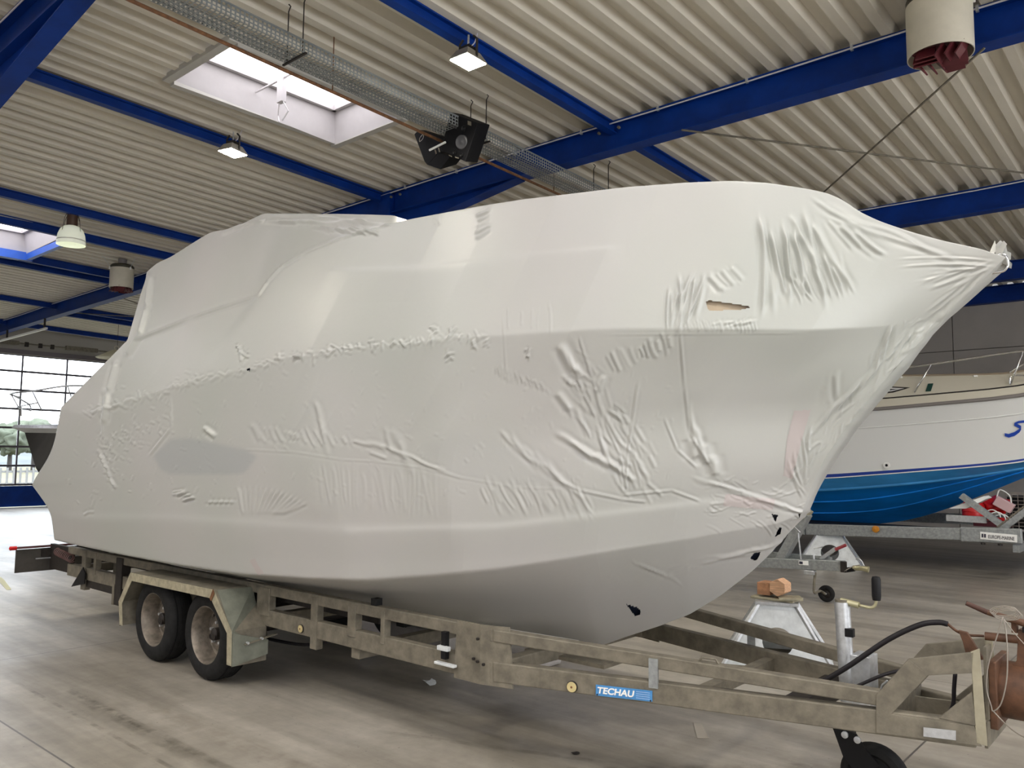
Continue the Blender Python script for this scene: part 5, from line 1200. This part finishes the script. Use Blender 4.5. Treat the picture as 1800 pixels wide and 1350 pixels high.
A_ = rows_[5]; B_ = A_.copy(); B_[:, 0] = 2*XC-B_[:, 0]; MB().add(np.concatenate([A_, B_]), [(j, j+1, 30+j+1, 30+j) for j in range(29)]).build('cabin_top', mat('pale_deck', (.5, .5, .5)), db)
MB().b2((XC-.8, y0+1.9, z0_+.08), (XC+1.05, y0+6, z0_+.30)).build('cabin_window', mat('dark_tint', (.03, .035, .06), .1), db, bevel=.05)
br = [PX(36, 699, XC), PX(18, 693, XC), PX(30, 690, XC+.5), PX(60, 687, XC+.9), PX(110, 679, XC+1.2), PX(150, 678, XC+1.3)]
MB().tube(catmull(br, 5), .018, 6).build('bow_rail', GALVL, db, smooth=True)
MB().tube(catmull([PX(20, 693, XC-.1), PX(36, 702, XC-.6), PX(52, 712, XC-.9), PX(54, 723, XC-.9)], 5), .016, 6).build('bow_rail', GALVL, db, smooth=True)
for a, b in (((20, 694, 0), (36, 722, .05)), ((57, 688, .8), (74, 723, .8)), ((119, 679, 1.2), (125, 697, 1.1)), ((36, 714, .2), (66, 708, .8)), ((30, 716, 0), (54, 722, .5))):
    MB().tube([PX(a[0], a[1], XC+a[2]), PX(b[0], b[1], XC+b[2])], .013, 6).build('stanchion', GALVL, db, smooth=True)
MB().tube([PX(36, 715, XC), PX(36, 732, XC)], .03, 6).build('anchor', CHROME, db)
# cradle below (its legs stand behind the wrapped boat)
for y in (y0+2.5, y0+6): MB().b2((XC-.7, y, 0), (XC+.7, y+.15, zk-.45)).build('cradle', DARKM, db)

# ================================================================== OVERHEAD FITTINGS
# ---- perforated cable tray along the bay, with hangers
XT = PZ(560, 110, 5.25)[0]
tray = thing('cable_tray', (XT, 6, 5.2), 'long perforated galvanized cable tray hung below the roof beside the roof light', 'cable tray')
ZT = lambda Y: 5.31-.029*Y
def tray_z(x, y): 
    z = 5.2
    for _ in range(6): P_ = PZ(x, y, z); z = ZT(P_[1])
    return PZ(x, y, z)
TW = .30; pe, qe = -1.0, 11.6
TM = mat('tray_zinc', (.27, .29, .29), .5, metal=.5, var=.15)
def perf(mb, o, du, dv, nu, nv, eu, ev, hole=.5):
    # a strip with rows of slots: grid of bars
    for i in range(nu):
        for j in range(nv):
            a = o+du*i+dv*j; u, v = du, dv; e = (1-hole)/2
            P4 = lambda s, t: a+u*s+v*t
            q = [P4(0, 0), P4(1, 0), P4(1, 1), P4(0, 1), P4(e, e), P4(1-e, e), P4(1-e, 1-e), P4(e, 1-e)]
            mb.add(q, [(0, 1, 5, 4), (1, 2, 6, 5), (2, 3, 7, 6), (3, 0, 4, 7)])
m1 = MB(); Yn = 300; dY = (qe-pe)/Yn
perf(m1, np.array([XT-TW/2, pe, ZT(pe)]), np.array([0, dY, -.029*dY]), np.array([TW/7, 0, 0]), Yn, 7, 0, 0, .62)
m1.build('tray_base', TM, tray)['kind'] = 'stuff'
for s in (-1, 1):
    m2 = MB(); perf(m2, np.array([XT+s*TW/2, pe, ZT(pe)]), np.array([0, dY, -.029*dY]), np.array([0, 0, .035]), Yn, 3, 0, 0, .6)
    m2.build('tray_side', TM, tray)['kind'] = 'stuff'
    MB().bar((XT+s*TW/2, pe, ZT(pe)+.11), (XT+s*TW/2, qe, ZT(qe)+.11), .012, .012).build('tray_lip', TM, tray)
for Y in (1.6, 4.0, 6.4, 8.8, 11.2):
    for s in (-1, 1):
        MB().tube([(XT+s*.12, Y, ZT(Y)), (XT+s*.12, Y, roofz(XT, Y)-.06), (XT+s*.12+.03, Y, roofz(XT, Y)-.02), (XT+s*.12, Y, roofz(XT, Y)+.01)], .006, 6).build('hanger', DARKM, tray)
    MB().b2((XT-TW/2-.03, Y-.01, ZT(Y)-.018), (XT+TW/2+.03, Y+.01, ZT(Y)-.004)).build('hanger_bar', DARKM, tray)
MB().b2((XT-TW/2-.01, 8.55, ZT(8.6)-.01), (XT+TW/2+.01, 8.6, ZT(8.6)-.003)).build('tray_joint', GALVL, tray)
# ---- rusty pipe beside the tray
def pipe_pt(x, y, zz=5.22):
    z = zz
    for _ in range(6): P_ = PZ(x, y, z); z = zz-.029*P_[1]+.0
    return PZ(x, y, z)
a, b = pipe_pt(228, 0, 5.30), pipe_pt(985, 343, 5.30)
XPp = (a[0]+b[0])/2; d = (b-a)/(b[1]-a[1])
pipe = thing('rusty_pipe', (XPp, 6, 5.2), 'thin rust-brown pipe running alongside the perforated cable tray', 'pipe')
MB().tube([a-d*4, b+d*3.5], .017, 8).build('pipe', RUST, pipe, smooth=True)
for Y in (1.5, 4.6, 8.1, 11): p_ = a+d*(Y-a[1]); MB().tube([p_, (p_[0], Y, roofz(p_[0], Y)+.01)], .006, 6).build('hanger', RUST, pipe)

# ---- loudspeaker cluster
def pn(x, y, z): return PZ(x, y, z)
SPK = mat('speaker_black', (.006, .006, .007), .65, spec=.15); spc = PZ(790, 250, 5.0)
def box_from(c, a, b_, n, name, m, parent, bevel=.0):
    return None
def quad_box(pts, depth, Y, name, parent, m=SPK, bevel=.006):
    P4 = [PY(x, y, Y) for x, y in pts]; return MB().plate(P4, depth).build(name, m, parent, bevel=bevel)
YS = spc[1]
sa = thing('hanging_loudspeaker', (spc[0], YS, 5.1), 'larger black loudspeaker tilted beneath the cable tray', 'loudspeaker')
fa = quad_box([(791, 197), (840, 216), (818, 284), (775, 264)], np.array([-.05, .24, .07]), YS, 'cabinet', sa)
def disc(x, y, r, Y, nm, m, parent, ax=(.15, -.97, -.22), d=.012):
    c_ = PY(x, y, Y); MB().lathe(c_, ax, [(r, -.01), (r, d), (r*.9, d+.006), (r*.5, d-.004), (r*.25, d), (0, d+.004)], 22).build(nm, m, parent, smooth='auto')
disc(812, 250, .075, YS-.005, 'woofer', mat('cone_grey', (.05, .05, .055), .5), sa); disc(816, 226, .03, YS-.005, 'tweeter', BLACK, sa); disc(800, 268, .02, YS-.005, 'port', BLACK, sa); disc(812, 273, .02, YS-.005, 'port', BLACK, sa)
quad_box([(793, 216), (803, 220), (801, 226), (792, 223)], np.array([0, .01, 0]), YS-.012, 'label_panel', sa, mat('grey_panel', (.06, .06, .06), .4), 0)
for pq in (((822, 212), (828, 221)), ((789, 272), (794, 276)), ((800, 275), (806, 279))): quad_box([pq[0], (pq[1][0], pq[0][1]+2), pq[1], (pq[0][0], pq[1][1]-2)], np.array([0, .004, 0]), YS-.010, 'mount_plate', sa, GALVD, 0)
sb = thing('hanging_loudspeaker', (spc[0]-.2, YS+.2, 5.1), 'smaller black wedge loudspeaker left of the larger hanging one, with white rod', 'loudspeaker')
quad_box([(728, 236), (736, 228), (768, 238), (790, 250), (792, 270), (772, 268), (751, 290), (746, 284)], np.array([-.04, .14, .05]), YS+.30, 'cabinet', sb)
quad_box([(772, 268), (792, 275), (774, 298), (751, 290)], np.array([.05, .2, .1]), YS+.12, 'horn', sb)
MB().tube([PY(755, 264, YS-.03), PY(783, 250, YS-.03)], .012, 8).build('white_rod', LETTER, sb)
MB().tube(catmull([PY(738, 243, YS+.26), PY(744, 236, YS+.26), PY(744, 243, YS+.26), PY(738, 249, YS+.26), PY(738, 243, YS+.26)], 4), .006, 6).build('handle_loop', CHROME, sb)
for x, y in ((765, 266), (771, 263)): MB().tube([PY(x, y-3, YS+.1), PY(x+2, y+5, YS+.1)], .008, 6).build('bolt', CHROME, sb)
for t_, y_ in ((sa, YS+.1), (sb, YS+.3)): MB().tube([(float(t_.location[0]), y_, 5.0), (float(t_.location[0]), y_, ZT(y_)+.02)], .015, 8).build('bracket', BLACK, t_)

# ---- LED floodlights under the purlins
def flood(px, lab, cen, X):
    Y = None; z = 5.30
    P4 = [PZ(x, y, z) for x, y in px]; c_ = sum(P4)/4; f = thing('floodlight', c_, lab, 'floodlight')
    sx = (np.linalg.norm(P4[1]-P4[0])+np.linalg.norm(P4[2]-P4[3]))/2; u = (P4[1]-P4[0])/np.linalg.norm(P4[1]-P4[0]); v = (P4[3]-P4[0]); v -= u*(u@v); sy = np.linalg.norm(v); v /= sy
    R = np.array([u, v, np.cross(u, v)]).T
    MB().box(c_+[0, 0, .004], (sx, sy, .008), R).build('lens', LAMP_E, f)
    n_ = np.array([0, 0, 1.]); q = [c_+u*sx*.56*a+v*sy*.56*b+n_*.006 for a, b in ((-1, -1), (1, -1), (1, 1), (-1, 1))]; q2 = [c_+u*sx*.34*a+v*sy*.34*b+n_*.10 for a, b in ((-1, -1), (1, -1), (1, 1), (-1, 1))]
    MB().add(q+q2, [(0, 1, 5, 4), (1, 2, 6, 5), (2, 3, 7, 6), (3, 0, 4, 7), (4, 5, 6, 7), (0, 3, 2, 1)]).build('housing', mat('lamp_housing', (.30, .28, .24), .45, metal=.4), f)
    for s in (-1, 1): MB().tube([c_+u*sx*.5*s+n_*.03, c_+u*sx*.5*s+n_*.20, c_+u*sx*.3*s+n_*.24], .012, 6).build('yoke', DARKM, f)
    for k in range(5): MB().box(c_+v*sy*(.2-.1*k)+n_*.12, (sx*.6, .006, .05), R).build('cooling_fin', DARKM, f)
    top_z = roofz(c_[0], c_[1])-.13
    MB().tube([c_+n_*.12, (c_[0], c_[1], top_z)], .01, 6).build('hanger', GALVL, f); MB().tube(catmull([c_+n_*.14, c_+n_*.2+[.03, .05, 0], (c_[0]+.02, c_[1]+.1, top_z+.05)], 4), .006, 6).build('lamp_cable', mat('white_cable', (.6, .6, .6)), f)
    l = bpy.data.lights.new('flood_glow', 'AREA'); l.shape = 'RECTANGLE'; l.size = sx; l.size_y = sy; l.energy = 85; l.color = (1, .93, .80); l.spread = math.radians(150)
    o = bpy.data.objects.new('flood_glow', l); COL.objects.link(o); o.location = tuple(c_-n_*.01-np.array(f.location)); o.parent = f
flood([(792, 106), (822, 94), (854, 114), (823, 125)], 'bright LED floodlight with grey housing under the roof between roof light and beam', None, -5.3)
flood([(387, 266), (406, 262), (432, 272), (411, 279)], 'small lit LED floodlight under the purlin left of the roof light', None, -9.5)
# more of the same lamps over the part of the hall behind the photographer
for X, Y in ((-5.3, -.6), (-9.5, -.6), (-5.3, -5), (.2, -3), (.2, 1.5), (.2, 10)):
    l = bpy.data.lights.new('flood_glow', 'AREA'); l.size = .3; l.energy = 85; l.color = (1, .93, .80); o = bpy.data.objects.new('flood_glow', l); COL.objects.link(o); o.location = (X, Y, 5.2)

# ---- bell lamp
p_ = PX(126, 405, -14.0)
bl = thing('bell_lamp', (p_[0], p_[1], p_[2]), 'pendant bell lamp with ribbed pale glass shade and brown gear housing', 'lamp')
q = PX(126, 431, -14.0); zb = q[2]; cx_, cy_ = p_[0], p_[1]
MB().lathe((cx_, cy_, zb), (0, 0, 1), [(.215, 0), (.215, .01), (.212, .09), (.20, .17), (.17, .25), (.12, .30), (.07, .32), (.06, .31), (.115, .285), (.16, .24), (.19, .16), (.203, .09), (.205, .0)], 40).build('shade', BELL, bl, smooth=True)
MB().lathe((cx_, cy_, zb+.06), (0, 0, 1), [(.2135, 0), (.2165, .01), (.2135, .02)], 40).build('shade_ring', LETTER, bl)
MB().lathe((cx_, cy_, zb+.30), (0, 0, 1), [(.078, 0), (.082, .02), (.082, .22), (.10, .23), (.10, .28), (.07, .32), (0, .33)], 20).build('gear_housing', mat('brown_housing', (.07, .035, .02), .5), bl, smooth='auto')
for k in range(4):
    a = k*math.pi/2+.4; MB().tube([(cx_+.20*math.cos(a), cy_+.2*math.sin(a), zb+.10), (cx_+.15*math.cos(a), cy_+.15*math.sin(a), zb+.42), (cx_+.09*math.cos(a), cy_+.09*math.sin(a), zb+.55)], .004, 5).build('guard_wire', DARKM, bl)
MB().tube([(cx_, cy_, zb+.62), (cx_+.02, cy_, (zb+.62+roofz(cx_, cy_)-.15)/2), (cx_, cy_, roofz(cx_, cy_)-.14)], .008, 6).build('hook', DARKM, bl)

# ---- drum air heaters hung from the roof
def heater(cx_, cy_, zbot, r, h, lab):
    t = thing('air_heater', (cx_, cy_, zbot), lab, 'heater', None)
    MB().lathe((cx_, cy_, zbot), (0, 0, 1), [(r, 0), (r, h), (r*.98, h+.004), (r*.97, h-.02), (r*.97, .0), (r, 0)], 48).build('drum', CREAM, t, smooth='auto')
    MB().lathe((cx_, cy_, zbot+h-.02), (0, 0, 1), [(r*.99, 0), (r*.99, .07), (r*.85, .10), (r*.4, .12), (r*.35, .12), (0, .12)], 40).build('fan_guard', mat('dark_olive', (.04, .035, .02), .5), t, smooth='auto')
    MB().lathe((cx_, cy_, zbot+h+.08), (0, 0, 1), [(r*.36, 0), (r*.36, .12), (r*.3, .13), (r*.3, roofz(cx_, cy_)-zbot-h-.08)], 20).build('motor', mat('motor_grey', (.22, .20, .20), .5), t, smooth='auto')
    MB().lathe((cx_, cy_, zbot+.10), (0, 0, 1), [(0, 0), (r*.95, 0)], 30).build('inner_baffle', mat('dark_maroon', (.05, .01, .01)), t)
    for q_, (sx, sy) in enumerate(((1, 1), (-1, 1), (-1, -1), (1, -1))):
        for k in range(3):
            o_ = (.12+.28*k)*r; L2 = r*.78*math.sqrt(max(.05, 1-((o_)/r)**2))
            if q_ % 2 == 0: c_ = np.array([cx_+sx*L2/2, cy_+sy*o_, zbot-.02]); sz = (L2, .012, .12); ax = np.array([[1, 0, 0], [0, .82, -sy*.57], [0, sy*.57, .82]])
            else: c_ = np.array([cx_+sx*o_, cy_+sy*L2/2, zbot-.02]); sz = (.012, L2, .12); ax = np.array([[.82, 0, sx*.57], [0, 1, 0], [-sx*.57, 0, .82]])
            MB().box(c_, sz, ax).build('louvre', MAROON, t)
    for k in range(3):
        a = 2*math.pi*k/3+2.4; e_ = np.array([math.cos(a), math.sin(a), 0]); p_ = np.array([cx_, cy_, zbot+h-.01])+e_*r*1.01
        MB().box(p_, (.03, .03, .05)).build('lug', LETTER, t); pr_ = [p_+[0, 0, .02], p_+e_*.12+[0, 0, .2], p_+e_*.16+[0, 0, roofz(cx_, cy_)-p_[2]]]; MB().tube(pr_, .005, 5).build('chain', GALVL, t)
    return t
c_ = PY(1653, 95, 7.35); r_h = 45.5/F_PX*np.linalg.norm((c_-CP))*.97
heater(c_[0], c_[1], c_[2]-.02, r_h, .46, 'cream drum air heater with maroon louvres hanging at top right')
c_ = PX(213, 507, -16.6); r_h = 19.5/F_PX*((c_-CP)@RC[2])
heater(c_[0], c_[1], c_[2], r_h, .40, 'small cream drum air heater hanging behind the wrapped boat stern')

# ---- thin tube light hung below the first rafter, far left
a, b = PY(82, 577, 7.8), PY(-40, 610, 7.8)
tl = thing('tube_light', a, 'thin white strip light hung on rods below the rafter at far left', 'light')
MB().bar(a, b, .05, .05).build('tube', mat('white_strip', (.85, .85, .88), .4), tl)
for x, y in ((78, 578), (12, 597)):
    p_ = PY(x, y, 7.8); MB().b2((p_[0]-.02, 7.78, p_[2]), (p_[0]+.02, 7.82, roofz(p_[0], 7.8)-.34)).build('hanger', DARKM, tl)
# ---- radiant heater pipe along the wall over the door
rh = thing('radiant_heater', (XL+.3, 9, 4.9), 'grey radiant heater tubes on a pipe above the glazed door', 'heater')
XW = XL+.3; qa, qb = PX(-60, 594, XW), PX(215, 621, XW)
MB().tube([qa, qb], .02, 8).build('gas_pipe', GALVD, rh)
for x in (0, 33, 115, 172): pass
for xa, xb in ((-40, 33), (116, 171)): ya = 600+(xa)*.098; yb = 600+xb*.098; MB().bar(PX(xa, ya, XW), PX(xb, yb, XW), .12, .13).build('heater_tube', GALVD, rh)
for x in (47, 71, 92): MB().box(PX(x, 601+x*.098, XW), (.08, .1, .14)).build('valve', DARKM, rh, bevel=.01)
# ---- pale conical lampshade peeping out beside the stern
c_ = PX(198, 626, -24)
ls = thing('conical_lamp', (c_[0], c_[1]+.1, c_[2]), 'cream shallow conical lamp shade peeping out behind the wrapped stern', 'lamp')
MB().lathe((c_[0], c_[1]+.12, c_[2]-.06), (0, 0, 1), [(.55, 0), (.555, .015), (.32, .14), (.14, .24), (.08, .25), (.07, .22), (.3, .12), (.52, .0)], 36).build('shade', mat('cream_shade', (.66, .62, .46), .4), ls, smooth=True)
MB().tube(catmull([(c_[0], c_[1]+.08, c_[2]+.16), (c_[0], c_[1]+.04, c_[2]+.26), (c_[0], c_[1]+.12, c_[2]+.30), (c_[0], c_[1]+.2, c_[2]+.18)], 4), .014, 6).build('hook', CREAM, ls, smooth=True)
MB().tube([(c_[0], c_[1]+.12, c_[2]+.2), (c_[0], c_[1]+.12, roofz(c_[0], c_[1]))], .006, 6).build('cord', DARKM, ls)
